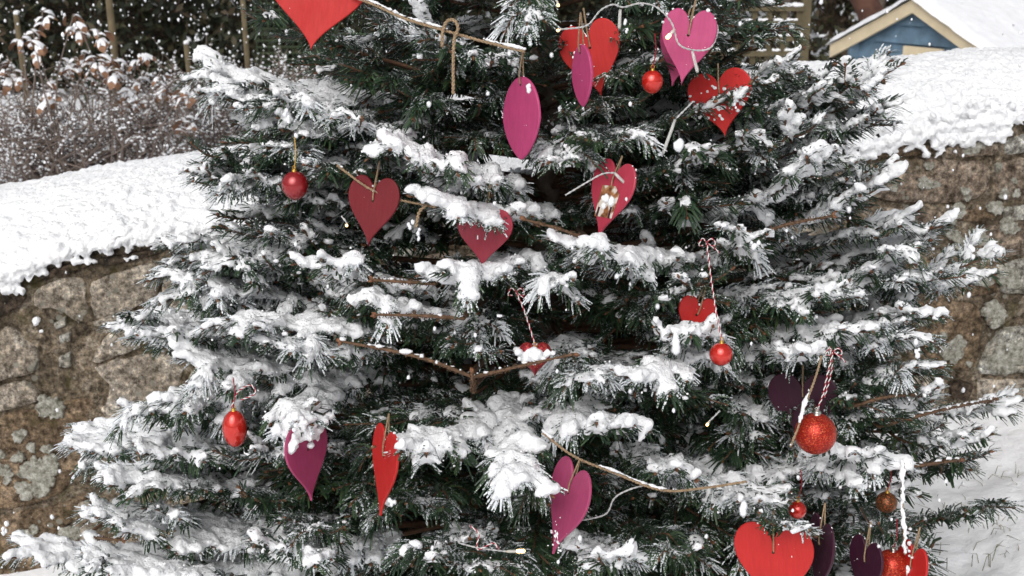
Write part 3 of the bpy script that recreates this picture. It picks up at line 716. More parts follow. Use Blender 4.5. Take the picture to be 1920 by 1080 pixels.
def snow_on(P, r, amt, seed, width=.012, C=None, R=None, thick=1.0):
    P = np.asarray(P, float); seg = np.linalg.norm(np.diff(P, axis=0), axis=1); L = seg.sum(); d = np.r_[0, np.cumsum(seg)]
    n = max(2, int(L/.0052)); s = np.linspace(0, L, n); Q = np.stack([np.interp(s, d, P[:, k]) for k in range(3)], 1)
    T = nrm(np.gradient(Q, axis=0)); S = nrm(np.cross(T, [0, 0, 1.])+1e-6)
    pres = vnoise(Q, 13, seed)*.55+vnoise(Q, 45, seed+1)*.42
    for i_ in range(n):
        rel = s[i_]/max(L, 1e-6); ex = pres[i_]-(.66-amt*1.0)
        if ex > 0:
            k_ = float(np.clip(.45+1.1*ex, .45, 1.25)); w_ = width*(1 if rel < .93 else .6)
            for q in range(3 if width > .005 else 2):
                lat = r.uniform(-1, 1)*w_*min(1, .5+k_*.5); dome = 1-(lat/width)**2
                rad = r.uniform(.0040, .0078)*(.7+.4*k_)*thick
                if width > .005: C.append(Q[i_]+S[i_]*lat+np.array([0, 0, .003+dome*.0100*k_*thick*r.uniform(.5, 1.0)-abs(lat)*.25]))
                else: C.append(Q[i_]+S[i_]*lat+np.array([0, 0, .003+rad*.3]))
                R.append(rad)
        if amt > .35 and width > .005:
            for q in range(r.poisson(.55*amt)): # crumbs caught between the needles
                lt = r.normal(0, .014); C.append(Q[i_]+S[i_]*lt+T[i_]*r.normal(0, .006)+np.array([0, 0, r.uniform(-.004, .012)-abs(lt)*.5])); R.append(r.uniform(.0028, .0058))
class Bough: pass
def grow(p0, p1, p2, seed, snow=1.0, spread=.13, bare=.30, dens=850, nl=.031, prune=True, frost=None, needles=True, thick=1.0):
    r = np.random.default_rng(seed); B = Bough(); p0, p1, p2 = map(np.asarray, (p0, p1, p2))
    t_ = np.linspace(0, 1, 30)[:, None]; A_ = (1-t_)**2*p0+2*t_*(1-t_)*p1+t_**2*p2
    # last part turns up a little as young shoots do
    A_ = A_+np.outer(np.clip(np.linspace(0, 1, 30)-.75, 0, 1)**2*.25, [0, 0, 1.])+np.stack([vnoise(A_, 5, seed % 97+k)*.008 for k in range(3)], 1)*np.linspace(0, 1, 30)[:, None]*np.linspace(1, 0, 30)[:, None]*3
    seg = np.r_[0, np.cumsum(np.linalg.norm(np.diff(A_, axis=0), axis=1))]; L = seg[-1]
    def pt(s): return np.array([np.interp(s, seg, A_[:, k]) for k in range(3)])
    T_ = nrm(np.gradient(A_, axis=0))
    def tan(s): return nrm(np.array([np.interp(s, seg, T_[:, k]) for k in range(3)]))
    tw = [(A_[int(30*bare):], .0042, .0016, 0)]; wood = [(A_, max(.0045, .009*L/.8), .0016)]
    s = L*bare+.02; sd = 1
    tips = [(A_[-1], T_[-1])]
    while s < L-.015:
        for sd in (-1, 1):
            ss = s+r.uniform(-.012, .012)
            if ss >= L-.01: continue
            b = pt(ss); t0 = tan(ss); S = nrm(np.cross(t0, [0, 0, 1.])) if abs(t0[2]) < .93 else np.array([1., 0, 0]); U = np.cross(S, t0)
            left = L-ss; ln = min(spread*1.15*r.uniform(.75, 1.15), .045+left*.62)*(1 if left > .03 else .6)
            if ln < .03: continue
            th = math.radians(r.uniform(42, 58)); dr = t0*math.cos(th)+S*sd*math.sin(th)+U*r.normal(.03, .14); dr = nrm(dr)
            mid = b+dr*ln*.5+np.array([0, 0, r.normal(-.003, .006)]); e = b+nrm(dr+t0*.25)*ln+np.array([0, 0, r.normal(-.008, .012)])
            q = smooth_path([b, mid, e], 7); tw.append((q, .0026, .0013, 1)); wood.append((q, .0026, .0013)); tips.append((e, nrm(e-mid)))
            if ln > .11:
                for f in (.42, .68)[:1+(ln > .13)]:
                    for s2 in (-1, 1):
                        bb = b+(e-b)*f; d2 = nrm(dr*.72+np.cross(dr, U)*s2*.7+np.array([0, 0, r.normal(0, .08)])); l2 = ln*r.uniform(.32, .5)*(1-f*.3)
                        q2 = np.stack([bb, bb+d2*l2*.5+np.array([0, 0, .002]), bb+d2*l2]); tw.append((q2, .002, .0012, 2)); wood.append((q2, .002, .0012)); tips.append((q2[-1], d2))
        s += r.uniform(.056, .078)
    # prune against ornaments
    if prune:
        tw2 = []
        for q in tw:
            k = keep(q[0])
            if k.all() or q[3] == 0: tw2.append(q)
            elif k[0] and k.sum() >= 3:
                c_ = np.argmin(k); tw2.append((q[0][:max(2, c_)], *q[1:])) if c_ >= 2 else None
        tw = [q for q in tw2 if q is not None]
        wood = [(A_, wood[0][1], .0016)]+[(q[0], q[1], q[2]) for q in tw[1:]]
        kt = keep(np.array([p for p, _ in tips])); tips = [x for x, k in zip(tips, kt) if k]
    if frost is None: frost = .30+.26*min(1.1, snow)
    VV, RN, FR = [], [], []
    if needles:
        for (q, a_, b_, o_) in tw:
            g_ = needles_on(q, r, dens if o_ else dens*.9, nl*(1.0 if o_ else 1.05), frost, seed % 31)
            if g_ is None: continue
            V, rn, fr, mid = g_
            if prune:
                k = keep(mid) & keep(V[:, 4]); V, rn, fr = V[k], rn[k], fr[k]
            VV.append(V); RN.append(rn); FR.append(fr)
        if VV:
            V = np.concatenate(VV); n = len(V); b = (np.arange(n)*6)[:, None]
            F = np.concatenate([b+np.array([[0, 1, 2, 3]]), b+np.array([[3, 2, 4, 5]])])
            B.needles = mesh_np('needles', V.reshape(-1, 3), F, [M['needle']], smooth=False, attrs={'rnd': np.repeat(np.concatenate(RN), 6), 'frost': np.repeat(np.concatenate(FR), 6)})
        else: B.needles = None
    else: B.needles = None
    mb = MB()
    for q, a_, b_ in wood: mb.tube(q if len(q) < 20 else q[::2], np.linspace(a_, b_, len(q) if len(q) < 20 else len(q[::2])), 4)
    for e, d in tips:
        for k in range(3 if r.random() < .3 else 1):
            dd = nrm(d+r.normal(0, .35, 3)); mb.tube([e-dd*.002, e+dd*.003, e+dd*.007], [.0018, .0026, .0006], 4, m=1)
    B.wood = mb.mesh('branch', [M['twig'] if needles else M['shoot_bare'], M['bud']])
    C, R = [], []
    if snow > .05:
        for (q, a_, b_, o_) in tw:
            if needles: snow_on(q, r, snow*(1.0 if o_ else .95), seed % 53, .0130 if o_ < 2 else .0105, C, R, thick)
            else: snow_on(q, r, snow, seed % 53, .0022, C, R, .42)
        if prune and C:
            k = keep(np.array(C)); C = [c for c, kk in zip(C, k) if kk]; R = [c for c, kk in zip(R, k) if kk]
    B.snow = (C, R); return B

tree = thing('christmas_tree', 'snow laden fir Christmas tree hung with hearts and baubles in front of a stone wall', 'fir tree', (AX, AY, float(zg(AX))))
# trunk
tz = np.linspace(float(zg(AX))-.05, 2.35, 40); tx = AX+.004*np.sin(tz*4)+np.interp(tz, [0, 1.2, 1.6, 2.4], [.0, .012, -.022, -.03])
mb = MB(); mb.tube(np.stack([tx, AY+0*tz, tz], 1), np.interp(tz, [0, 1.0, 1.5, 2.4], [.055, .026, .018, .006])*(1+.06*np.sin(tz*60)), 14)
for z in (1.13, 1.19, 1.245, 1.31, 1.38):
    th = np.linspace(0, 2*math.pi, 16); mb.tube(np.stack([np.interp(z, tz, tx)+.0245*np.cos(th), AY+.0245*np.sin(th), z+.003*np.sin(th)], 1), .0025, 4, cap=False)
part('trunk', mb.mesh('trunk', [M['bark']]), tree)

def trunk_at(z): return np.array([np.interp(z, tz, tx), AY, z])
KEY = [ # start px -> tip px, snow, spread, depth factor at tip
 (1400,262,1600,168,.85,.09,.99),(1420,295,1622,242,.9,.09,.97),(1380,242,1562,140,.8,.07,.98),(1420,382,1640,330,.9,.08,.98),(1440,472,1722,412,1.0,.08,.98),(1450,522,1742,468,.9,.08,.98),(1450,640,1695,622,.8,.08,.98),(1430,685,1660,742,.5,.09,.98),(1440,765,1650,802,.5,.08,.98),(1420,352,1566,300,.9,.07,1.0),
 (600,580,352,575,1.0,.1,.99),(540,662,328,640,1.0,.1,.99),(480,762,288,792,1.0,.1,.99),(560,530,345,505,.9,.1,.98),
 (690,215,366,128,1.15,.15,1.0),(710,200,398,172,1.05,.12,.98),(720,245,440,222,.85,.13,.98),(700,215,520,205,.9,.1,1.02),(640,300,400,355,.8,.1,.98),(560,330,420,300,.6,.07,1.0),(1350,596,1258,646,1.15,.04,1.0),(1300,150,1420,172,.6,.05,1.0),(1330,215,1410,222,.6,.04,1.0),(700,265,452,298,.5,.12,1.0),(700,115,470,18,.4,.045,1.0),(660,390,378,335,.85,.11,1.0),(640,440,312,476,.95,.12,1.0),(600,500,332,550,.95,.12,1.0),
 (480,600,232,607,1.0,.05,1.0),(560,622,245,652,1.1,.10,1.0),(640,690,335,690,1.1,.12,1.0),(620,725,310,770,1.1,.10,1.0),(480,800,133,848,1.15,.13,1.0),(560,900,200,912,1.15,.12,1.02),
 (560,990,185,985,1.1,.12,1.02),(400,1075,28,1030,1.2,.08,1.0),(600,1075,165,1062,1.2,.12,1.05),(640,560,400,560,1.0,.11,.98),(720,600,430,618,1.1,.11,1.02),(780,545,604,508,1.15,.08,1.05),
 (700,640,500,665,1.05,.1,1.04),(640,470,470,440,.8,.1,.95),(650,700,556,812,1.2,.05,1.04),(600,930,482,952,.15,.05,1.02),(520,860,330,872,1.0,.1,1.0),
 (940,345,712,282,1.25,.075,1.06),(930,360,815,330,1.1,.07,1.02),(1010,405,812,405,1.2,.07,1.08),(1000,500,830,532,1.2,.07,1.08),(870,597,692,585,1.05,.05,1.05),(1300,497,1085,485,1.2,.065,1.06),
 (1090,240,1166,284,.75,.07,1.06),(1050,260,1076,322,.75,.06,1.04),(930,785,755,866,1.2,.06,1.08),(950,758,984,925,1.25,.05,1.12),(1005,765,1186,818,1.2,.06,1.08),(1350,620,1186,735,1.1,.055,1.05),
 (1400,645,1502,682,1.2,.045,1.02),(1200,850,1268,898,1.1,.04,1.04),(930,980,778,1046,.55,.05,1.08),(700,1010,530,1050,1.1,.08,1.06),(1080,1010,1160,1066,1.1,.05,1.1),(1060,640,1104,738,.9,.05,.98),
 (905,570,900,680,.6,.05,1.0),(1005,520,1072,545,.95,.04,1.04),(1300,890,1450,965,.9,.07,1.03),(1380,885,1655,885,1.2,.08,1.02),(1450,860,1600,868,1.1,.06,1.02),
 (1260,240,1506,110,.8,.055,1.0),(1370,268,1668,132,.85,.085,1.0),(1400,315,1650,215,.8,.085,.98),(1340,430,1532,304,1.25,.055,1.03),(1420,435,1656,362,1.1,.08,1.0),(1480,500,1776,440,1.1,.07,1.0),
 (1470,600,1866,488,.95,.10,1.0),(1450,560,1690,490,1.0,.09,.98),(1500,600,1712,605,1.1,.06,1.0),(1480,645,1680,655,1.0,.09,1.0),(1450,700,1715,705,.55,.10,1.0),(1580,790,1908,768,1.0,.07,1.0),
 (1540,800,1730,752,1.0,.05,1.0),(1600,892,1824,866,.6,.05,1.0),(1600,995,1880,955,.35,.045,1.0),(1560,950,1670,1020,.5,.07,1.0),(1330,490,1384,448,1.0,.05,1.0),(1600,840,1800,836,.9,.08,.98),
 (1000,-80,986,84,.75,.035,1.02),(900,112,690,40,.6,.10,.98),(860,170,620,130,.35,.10,.95),(1080,80,1250,50,.4,.09,.98),(1110,120,1310,112,.4,.09,.92),(1170,-20,1425,18,.35,.08,1.02),(1140,262,1400,190,.6,.07,1.0),
 (1420,520,1700,540,.9,.08,.98),(1500,560,1760,528,1.0,.07,.97),(1350,560,1560,562,.8,.08,.98),(1380,615,1580,640,.9,.08,1.0),(1400,740,1600,765,.5,.08,.95),(1450,930,1700,932,.6,.07,.98),(1300,345,1500,250,.7,.08,.97),(1330,275,1560,180,.8,.08,.97),(1250,310,1420,272,.5,.08,.97),
 (1200,565,1320,540,.3,.08,.95),(1150,700,1300,762,.35,.08,.95),(620,305,430,362,.65,.09,.97),(640,525,440,500,.9,.1,.98),(640,835,480,862,.6,.08,.98),(860,900,760,962,.2,.07,1.0),(960,1000,900,1085,.4,.06,1.06),(1200,985,1262,1062,.3,.06,1.04),(640,965,600,1012,.6,.06,1.02),(1400,960,1470,1004,.6,.05,1.10),
 (780,262,655,240,.9,.07,1.0),(880,215,735,180,.25,.1,.9),(1180,330,1330,300,.6,.09,.95),(1200,400,1340,380,.45,.09,.92),(1060,180,1180,215,.2,.09,.9),(930,140,820,90,.5,.07,1.0),(760,330,600,330,.6,.08,.98),
]
seed = 1000
def add_branch(B, parent=tree, snow_voxel=.0052):
    br = part('branch', B.wood, parent)
    if B.needles is not None: part('needles', B.needles, br, kind='stuff')
    C, R = B.snow
    if C:
        queue_snow(C, R, snow_voxel, M['snow'], br, 'snow', .0026)
        if B.needles is not None and len(C) > 20: # loose grains on the caps and needles
            r = np.random.default_rng(len(C)); n = int(min(260, len(C)*.12)); i_ = r.integers(0, len(C), n); d = nrm(r.normal(0, 1, (n, 3))+np.array([0, -.2, .35]))
            c_ = np.array(C)[i_]+d*(np.array(R)[i_]*r.uniform(.9, 1.7, n))[:, None]; c_ = c_[keep(c_)]
            V, F = blob_mesh(c_, r.uniform(.0010, .0026, len(c_)), .9); part('snow_grains', mesh_np('snow_grains', V, F, [M['snow']]), br, kind='stuff')
    return br
for (x0, y0, x1, y1, sn, spd, rf) in KEY:
    seed += 7
    tip = loc(x1, y1, rf); st = loc(x0, y0, .55 if rf >= .9 else .4); base = trunk_at(float(np.clip(st[2]+(st[2]-tip[2])*.2-.06, .1, 2.2)))
    p1 = st+(st-(base+tip)/2)*.6
    p1[2] = max(p1[2], min(st[2], tip[2])-.03)
    Lv = np.linalg.norm(tip-st); Lt = np.linalg.norm(tip-base)+1e-6
    B = grow(base, p1, tip, seed, sn, spd, bare=float(np.clip(1-Lv/Lt-.05, .15, .80)), thick=1.0 if sn < 1.05 else (1.12 if sn < 1.2 else 1.25))
    add_branch(B)
# bare brown forked shoots and other stripped twigs
BARE = [((885,706),(780,668),(640,640),1.06,1.0),((885,708),(960,690),(1076,664),1.06,1.0),((870,597),(790,592),(705,590),1.07,.8),((815,532),(750,528),(700,525),1.07,.9),((1110,452),(1050,430),(985,412),1.08,.35),((1660,880),(1730,872),(1800,862),1.0,.9),((1590,765),(1660,745),(1740,738),1.0,.5),((1650,800),(1760,770),(1868,748),1.0,1.1),((888,735),(886,715),(884,700),1.05,.2),((165,1003),(190,1010),(230,1012),1.02,.3),((1420,440),(1480,420),(1560,405),1.02,.3)]
for a, b, c, rf, sn in BARE:
    seed += 3; pa, pb, pc = loc(*a, rf-.06), loc(*b, rf), loc(*c, rf); base = trunk_at(float(pa[2]-.02)); B = Bough()
    path = smooth_path([pa, pb, pc], 44); mb = MB(); rad = np.linspace(.0032, .0020, 44)*(1+.35*vnoise(path, 220, 4)); mb.tube(path, rad, 6); mb.tube([pa, pa+np.array([0, .06, -.012]), pa+np.array([(base-pa)[0]*.2, .2, -.03])], [.0032, .004, .005], 6)
    r = np.random.default_rng(seed); d = nrm(pc-pb)
    for k in range(4): dd = nrm(d+r.normal(0, .5, 3)); mb.tube([pc, pc+dd*.004, pc+dd*.009], [.002, .0032, .0008], 5, m=1)
    for k in range(90): # needle scars
        q = path[r.integers(4, 44)]; dd = nrm(r.normal(0, 1, 3)); mb.tube([q+dd*.003, q+dd*.006], [.0010, .0006], 3)
    B.wood = mb.mesh('branch', [M['shoot_bare'], M['bud']]); B.needles = None; C, R = [], []
    snow_on(path, r, sn, seed % 40, .0022, C, R, .5); B.snow = (C, R); add_branch(B)
# inner boughs: a few shapes, copied round the trunk
VAR = []
for k in range(9):
    el = (-.10, .02, .12, .22, .0, .15, -.05, .08, .18)[k]; Lb = .50; sn = (.25, .45, .15, .5, .3, .1, .6, .35, .2)[k]
    B = grow((0, 0, 0), (Lb*.5, .02, Lb*el*.8+.02), (Lb, 0, Lb*el-.02), 5000+k*11, sn, .15, bare=.22, prune=False, dens=620, frost=.26+.3*sn)
    VAR.append(B)
HOLD = []
def inner_copy(k, z, az, sc):
    a, B = trunk_at(z), VAR[k]
    br = bpy.data.objects.new('branch', B.wood); COL.objects.link(br); br.parent = tree
    br.location = Vector(a-WL[tree.name]); br.rotation_euler = (0, 0, az); br.scale = (sc,)*3
    nd = bpy.data.objects.new('needles', B.needles); COL.objects.link(nd); nd.parent = br; nd['kind'] = 'stuff'
    HOLD.append((k, br))
ri = random.Random(3); z = .12
while z < 1.85:
    n = 9 if z < 1.4 else 7; a0 = ri.uniform(0, 6.28)
    for k in range(n):
        az = a0+2*math.pi*k/n+ri.uniform(-.25, .25)
        if 1.18 < z < 1.42 and abs((az+math.pi/2+math.pi) % (2*math.pi)-math.pi) < .26: continue
        R = float(RZ(z)); ell = 1/math.hypot(math.cos(az), math.sin(az)/QF)
        inner_copy(ri.randrange(9), z+ri.uniform(-.03, .03), az, R*ell*.78/.50*ri.uniform(.85, 1.02))
    z += .105
VS = {}
for k, B in enumerate(VAR):
    C, R = B.snow
    if C:
        hold = bpy.data.objects.new('tmp_hold', None); COL.objects.link(hold)
        queue_snow(C, R, .0052, M['snow'], hold, 'snow', .0016, cb=lambda o, k=k: VS.__setitem__(k, o))
flush_snow()
for k, br in HOLD:
    if k in VS:
        s_ = bpy.data.objects.new('snow', VS[k].data); COL.objects.link(s_); s_.parent = br; s_['kind'] = 'stuff'
for k, o in VS.items():
    h_ = o.parent; bpy.data.objects.remove(o); bpy.data.objects.remove(h_)
# ------------------------------------------------------------------ ornaments
def paint(name, col, rough=.42):
    t = NT(name); mp = t.n('ShaderNodeMapping'); mp.inputs['Scale'].default_value = (9, 9, 1.0); t.t.links.new(t.coord(), mp.inputs['Vector'])
    f = t.noise(28, 6, .7, mp.outputs[0]); big = t.noise(22, 3); sc = t.noise(170, 5, .75); g_ = t.noise(400, 2)
    c = t.ramp(f, [(.36, tuple(x*.91 for x in col)), (.5, col), (.64, tuple(min(1, x*1.06+.003) for x in col))])
    c = t.mix(t.ramp(big, [(.42, (0, 0, 0)), (.65, (.35,)*3)]), c, tuple(x*.84 for x in col))
    c = t.mix(t.ramp(sc, [(.66, (0, 0, 0)), (.72, (.3,)*3)]), c, tuple(min(1, x*.7+.12) for x in col))
    t.set(Base_Color=c, Roughness=t.ramp(big, [(.35, (rough-.08,)*3), (.65, (rough+.18,)*3)]))
    t.bump(t.math('ADD', g_, f), .12, .002); t.b.inputs['Specular IOR Level'].default_value = .35; return t.m
M['red'] = paint('red_paint', (.47, .018, .016)); M['pink'] = paint('pink_paint', (.43, .052, .155)); M['magenta'] = paint('magenta_paint', (.35, .050, .130)); M['rose'] = paint('rose_paint', (.38, .034, .062))
M['darkred'] = paint('red_paint_shaded', (.15, .009, .014)); M['plum'] = paint('plum_paint', (.040, .006, .020))  # the darker red is the same red paint with shade put into its colour
M['twine'] = mat_simple('jute_twine', (.40, .28, .17), .9, .35, 300, .8, 900)
M['string_red'] = mat_simple('red_string', (.30, .012, .03), .8, .2, 300); M['string_white'] = mat_simple('white_string', (.72, .70, .68), .8, .1, 300)
M['gold'] = mat_simple('gold_thread', (.62, .38, .08), .35, .1, 90, metallic=.8); M['silver'] = mat_simple('silver_cap', (.62, .60, .55), .28, .1, 90, metallic=1.0)
M['cable'] = mat_simple('clear_cable', (.46, .46, .46), .35, .2, 120)
t = NT('gloss_red'); t.set(Base_Color=(.60, .022, .012, 1), Roughness=.10, Coat_Weight=.8, Metallic=.35); M['gloss'] = t.m
t = NT('gloss_dark_red'); t.set(Base_Color=(.30, .008, .012, 1), Roughness=.16, Coat_Weight=.7, Metallic=.35); M['glossdark'] = t.m
def glitter(name, c1, c2):
    t = NT(name); v = t.n('ShaderNodeTexVoronoi'); v.inputs['Scale'].default_value = 700; t.t.links.new(t.coord(), v.inputs['Vector'])
    sep = t.n('ShaderNodeSeparateColor'); t.t.links.new(v.outputs['Color'], sep.inputs[0])
    t.set(Base_Color=t.ramp(sep.outputs[0], [(0, c1), (.8, c2), (1, (.7, .16, .06))]), Roughness=.35, Metallic=.45); t.bump(sep.outputs[1], .9, .0015); return t.m
M['glitter'] = glitter('glitter_red', (.22, .008, .005), (.58, .035, .016)); M['glitter2'] = glitter('glitter_crimson', (.16, .006, .014), (.45, .03, .05)); M['brownglit'] = glitter('brown_pattern', (.05, .02, .01), (.22, .09, .03))
t = NT('bulb_clear'); t.set(Base_Color=(.75, .75, .72, 1), Roughness=.12, Transmission_Weight=.5); M['bulb'] = t.m
t = NT('bulb_lit'); t.set(Base_Color=(1, .75, .4, 1), Emission_Color=(1, .62, .22, 1), Emission_Strength=5.0); M['lit'] = t.m

def heart_outline(n=64, widthf=1.0):
    th = np.linspace(0, 2*math.pi, n, endpoint=False)
    x = 16*np.sin(th)**3; y = 13*np.cos(th)-5*np.cos(2*th)-2*np.cos(3*th)-np.cos(4*th)
    y = (y-(y.max()+y.min())/2); H = y.max()-y.min()
    x = x/H*.80; y = y/H; x *= widthf
    y = np.where(y < 0, y, y*.98)
    return np.stack([x, y], 1)
def oval_outline(n=64):
    th = np.linspace(0, 2*math.pi, n, endpoint=False); y = np.cos(th); x = np.sin(th)*np.where(y < 0, (1+y)**.22, 1.0)*.80
    return np.stack([x*.5*1.05, y*.5], 1)
def strand(P, r, tw, ph, n=None):
    P = np.asarray(P, float); T = nrm(np.gradient(P, axis=0)); ref = np.array([0, 1., 0]); a = nrm(np.cross(T, ref)+1e-6); b = np.cross(T, a)
    d = np.r_[0, np.cumsum(np.linalg.norm(np.diff(P, axis=0), axis=1))]; th = d/tw*2*math.pi+ph
    return P+(a*np.cos(th)[:, None]+b*np.sin(th)[:, None])*r
def twist(mb, P, r, m0=0, m1=0, tw=.012, n=None, sides=5):
    L = np.linalg.norm(np.diff(P, axis=0), axis=1).sum(); P = resample(P, n or max(8, int(L/tw*4.5)))
    mb.tube(strand(P, r*.85, tw, 0), r, sides, m0); mb.tube(strand(P, r*.85, tw, math.pi), r, sides, m1)
for h, P in zip(HEARTS, HP):
    px, py, hh, yaw, roll, col, rf, label, wf = h
    dep = float((P-CAM) @ FWD); H = hh/FPX*dep*1.03
    az = math.atan2(P[0], P[1])
    o = thing('heart_ornament', label, 'heart ornament', tuple(P), group='painted wooden hearts on the tree')
    sgn = 1 if (px*7+py) % 2 else -1
    o.rotation_euler = (Matrix.Rotation(-az, 3, 'Z') @ Matrix.Rotation(-PITCH*.6, 3, 'X') @ Matrix.Rotation(math.radians(roll), 3, 'Y') @ Matrix.Rotation(math.radians(yaw)*sgn, 3, 'Z')).to_euler()
    ol = (oval_outline(64) if px in (978, 1092) else heart_outline(64, wf))*H; n = len(ol); tk = .0045; V = []
    for s, y in ((.975, -tk/2), (1, -tk/2+.0012), (1, tk/2-.0012), (.975, tk/2)): V.append(np.stack([ol[:, 0]*s, np.full(n, y), ol[:, 1]*s], 1))
    F = [tuple(range(n-1, -1, -1)), tuple(range(3*n, 4*n))]
    for L in range(3):
        for k in range(n): F.append((L*n+k, L*n+(k+1) % n, (L+1)*n+(k+1) % n, (L+1)*n+k))
    me = mesh_np('heart_board', np.concatenate(V), F, [M[col]], smooth=False); bm = bmesh.new(); bm.from_mesh(me); bmesh.ops.recalc_face_normals(bm, faces=bm.faces); bm.to_mesh(me); bm.free()
    part('heart_board', me, o, world=False)
    notch = ol[0, 1]; mb = MB(); up = .035+.03*rng.random()
    twist(mb, smooth_path([(.001, -tk/2-.0012, notch-.011), (.002, -tk/2-.003, notch+.004), (.004, -.001, notch+up)], 16), .0008, tw=.005)
    twist(mb, smooth_path([(-.001, tk/2+.0015, notch-.014), (-.002, tk/2+.002, notch+.004), (.003, 0, notch+up)], 16), .0008, tw=.005)
    mb.tube([(0, -tk/2-.0004, notch-.012), (0, -tk/2+.001, notch-.012)], .0022, 10, m=1)  # dark disc for the string hole, its inner shade put in as colour
    part('twine_loop', mb.mesh('twine_loop', [M['twine'], M['stone_dark']]), o, world=False)
    # snow clinging to the upper edge and face
    amt = {577: 60, 1352: 60, 1060: 36, 978: 10, 1706: 25, 908: 8, 592: 10, 1288: 22}.get(px, 18); C, R = [], []
    for k in range(amt):
        if px == 577: q = (rng.normal(0, .022), rng.uniform(-.012, .006)-.003, H*.40+rng.normal(0, .010)); rr = rng.uniform(.005, .010)
        elif px == 1352: q = (rng.normal(0, H*.22), -tk/2, rng.normal(0, H*.14)); rr = rng.uniform(.0015, .0045)
        elif px == 1060: q = (rng.normal(0, H*.09), -tk/2, -H*.33+rng.normal(0, H*.09)); rr = rng.uniform(.001, .003)
        elif px == 1706: q = (rng.normal(-.01, .006), -tk/2-.002, H*.2+rng.normal(0, H*.2)); rr = rng.uniform(.003, .006)
        else:
            i_ = rng.integers(n); top_ = ol[i_, 1] > H*.28; q = (ol[i_, 0], rng.uniform(-1, 1)*tk/2, ol[i_, 1]+.0006) if top_ else (rng.normal(0, H*.15), -tk/2, rng.normal(0, H*.2)); rr = rng.uniform(.0016, .0034) if top_ else rng.uniform(.0009, .0018)
        C.append(q); R.append(rr)
    if C: queue_snow(C, R, .0018 if px != 577 else .003, M['snow'], o, 'snow', .0008, world=False)
    if px == 1142: # the pasted picture
        t = NT('picture_print'); n1 = t.noise(90, 4, .6); n2 = t.noise(38, 2)
        t.set(Base_Color=t.mix(t.ramp(n2, [(.50, (0, 0, 0)), (.56, (1, 1, 1))]), t.ramp(n1, [(.35, (.10, .035, .012)), (.5, (.30, .13, .05)), (.65, (.42, .22, .11))]), (.62, .55, .48)), Roughness=.4)
        mb = MB(); mb.add([(-.020, -tk/2-.0006, -.030), (.020, -tk/2-.0006, -.026), (.023, -tk/2-.0006, .012), (.010, -tk/2-.0006, .022), (-.020, -tk/2-.0006, .018)], [(0, 1, 2, 3, 4)])
        mb.box((-.014, -tk/2-.0009, -.022), (.004, .0004, .014), m=1); mb.box((.013, -tk/2-.0009, -.018), (.004, .0004, .018), m=1)
        part('picture', mb.mesh('picture', [t.m, M['plum']], False), o, world=False)

def lathe(prof, n=28):
    V = []; F = []
    for r_, z_ in prof:
        for k in range(n): V.append((r_*math.cos(2*math.pi*k/n), r_*math.sin(2*math.pi*k/n), z_))
    for L in range(len(prof)-1):
        for k in range(n): F.append((L*n+k, L*n+(k+1) % n, (L+1)*n+(k+1) % n, (L+1)*n+k))
    return V, F
def heart3d(R):
    ol = heart_outline(48)*R*2.1; V, F = [], []; n = len(ol)
    lv = [(math.cos(a), math.sin(a)) for a in np.linspace(-math.pi/2*.93, math.pi/2*.93, 11)]
    for s, d in lv: V += [(x*s, d*R*.62, z*s+R*.12*(1-s)) for x, z in ol]
    for L in range(len(lv)-1):
        for k in range(n): F.append((L*n+k, L*n+(k+1) % n, (L+1)*n+(k+1) % n, (L+1)*n+k))
    F.append(tuple(range(n-1, -1, -1))); F.append(tuple((len(lv)-1)*n+k for k in range(n)))
    return V, F
STR = {1352: [(1325, 455), (1333, 520), (1342, 580), (1350, 632)], 1003: [(968, 548), (982, 580), (992, 610), (997, 640)], 1529: [(1562, 660), (1552, 700), (1543, 740), (1537, 772)]}
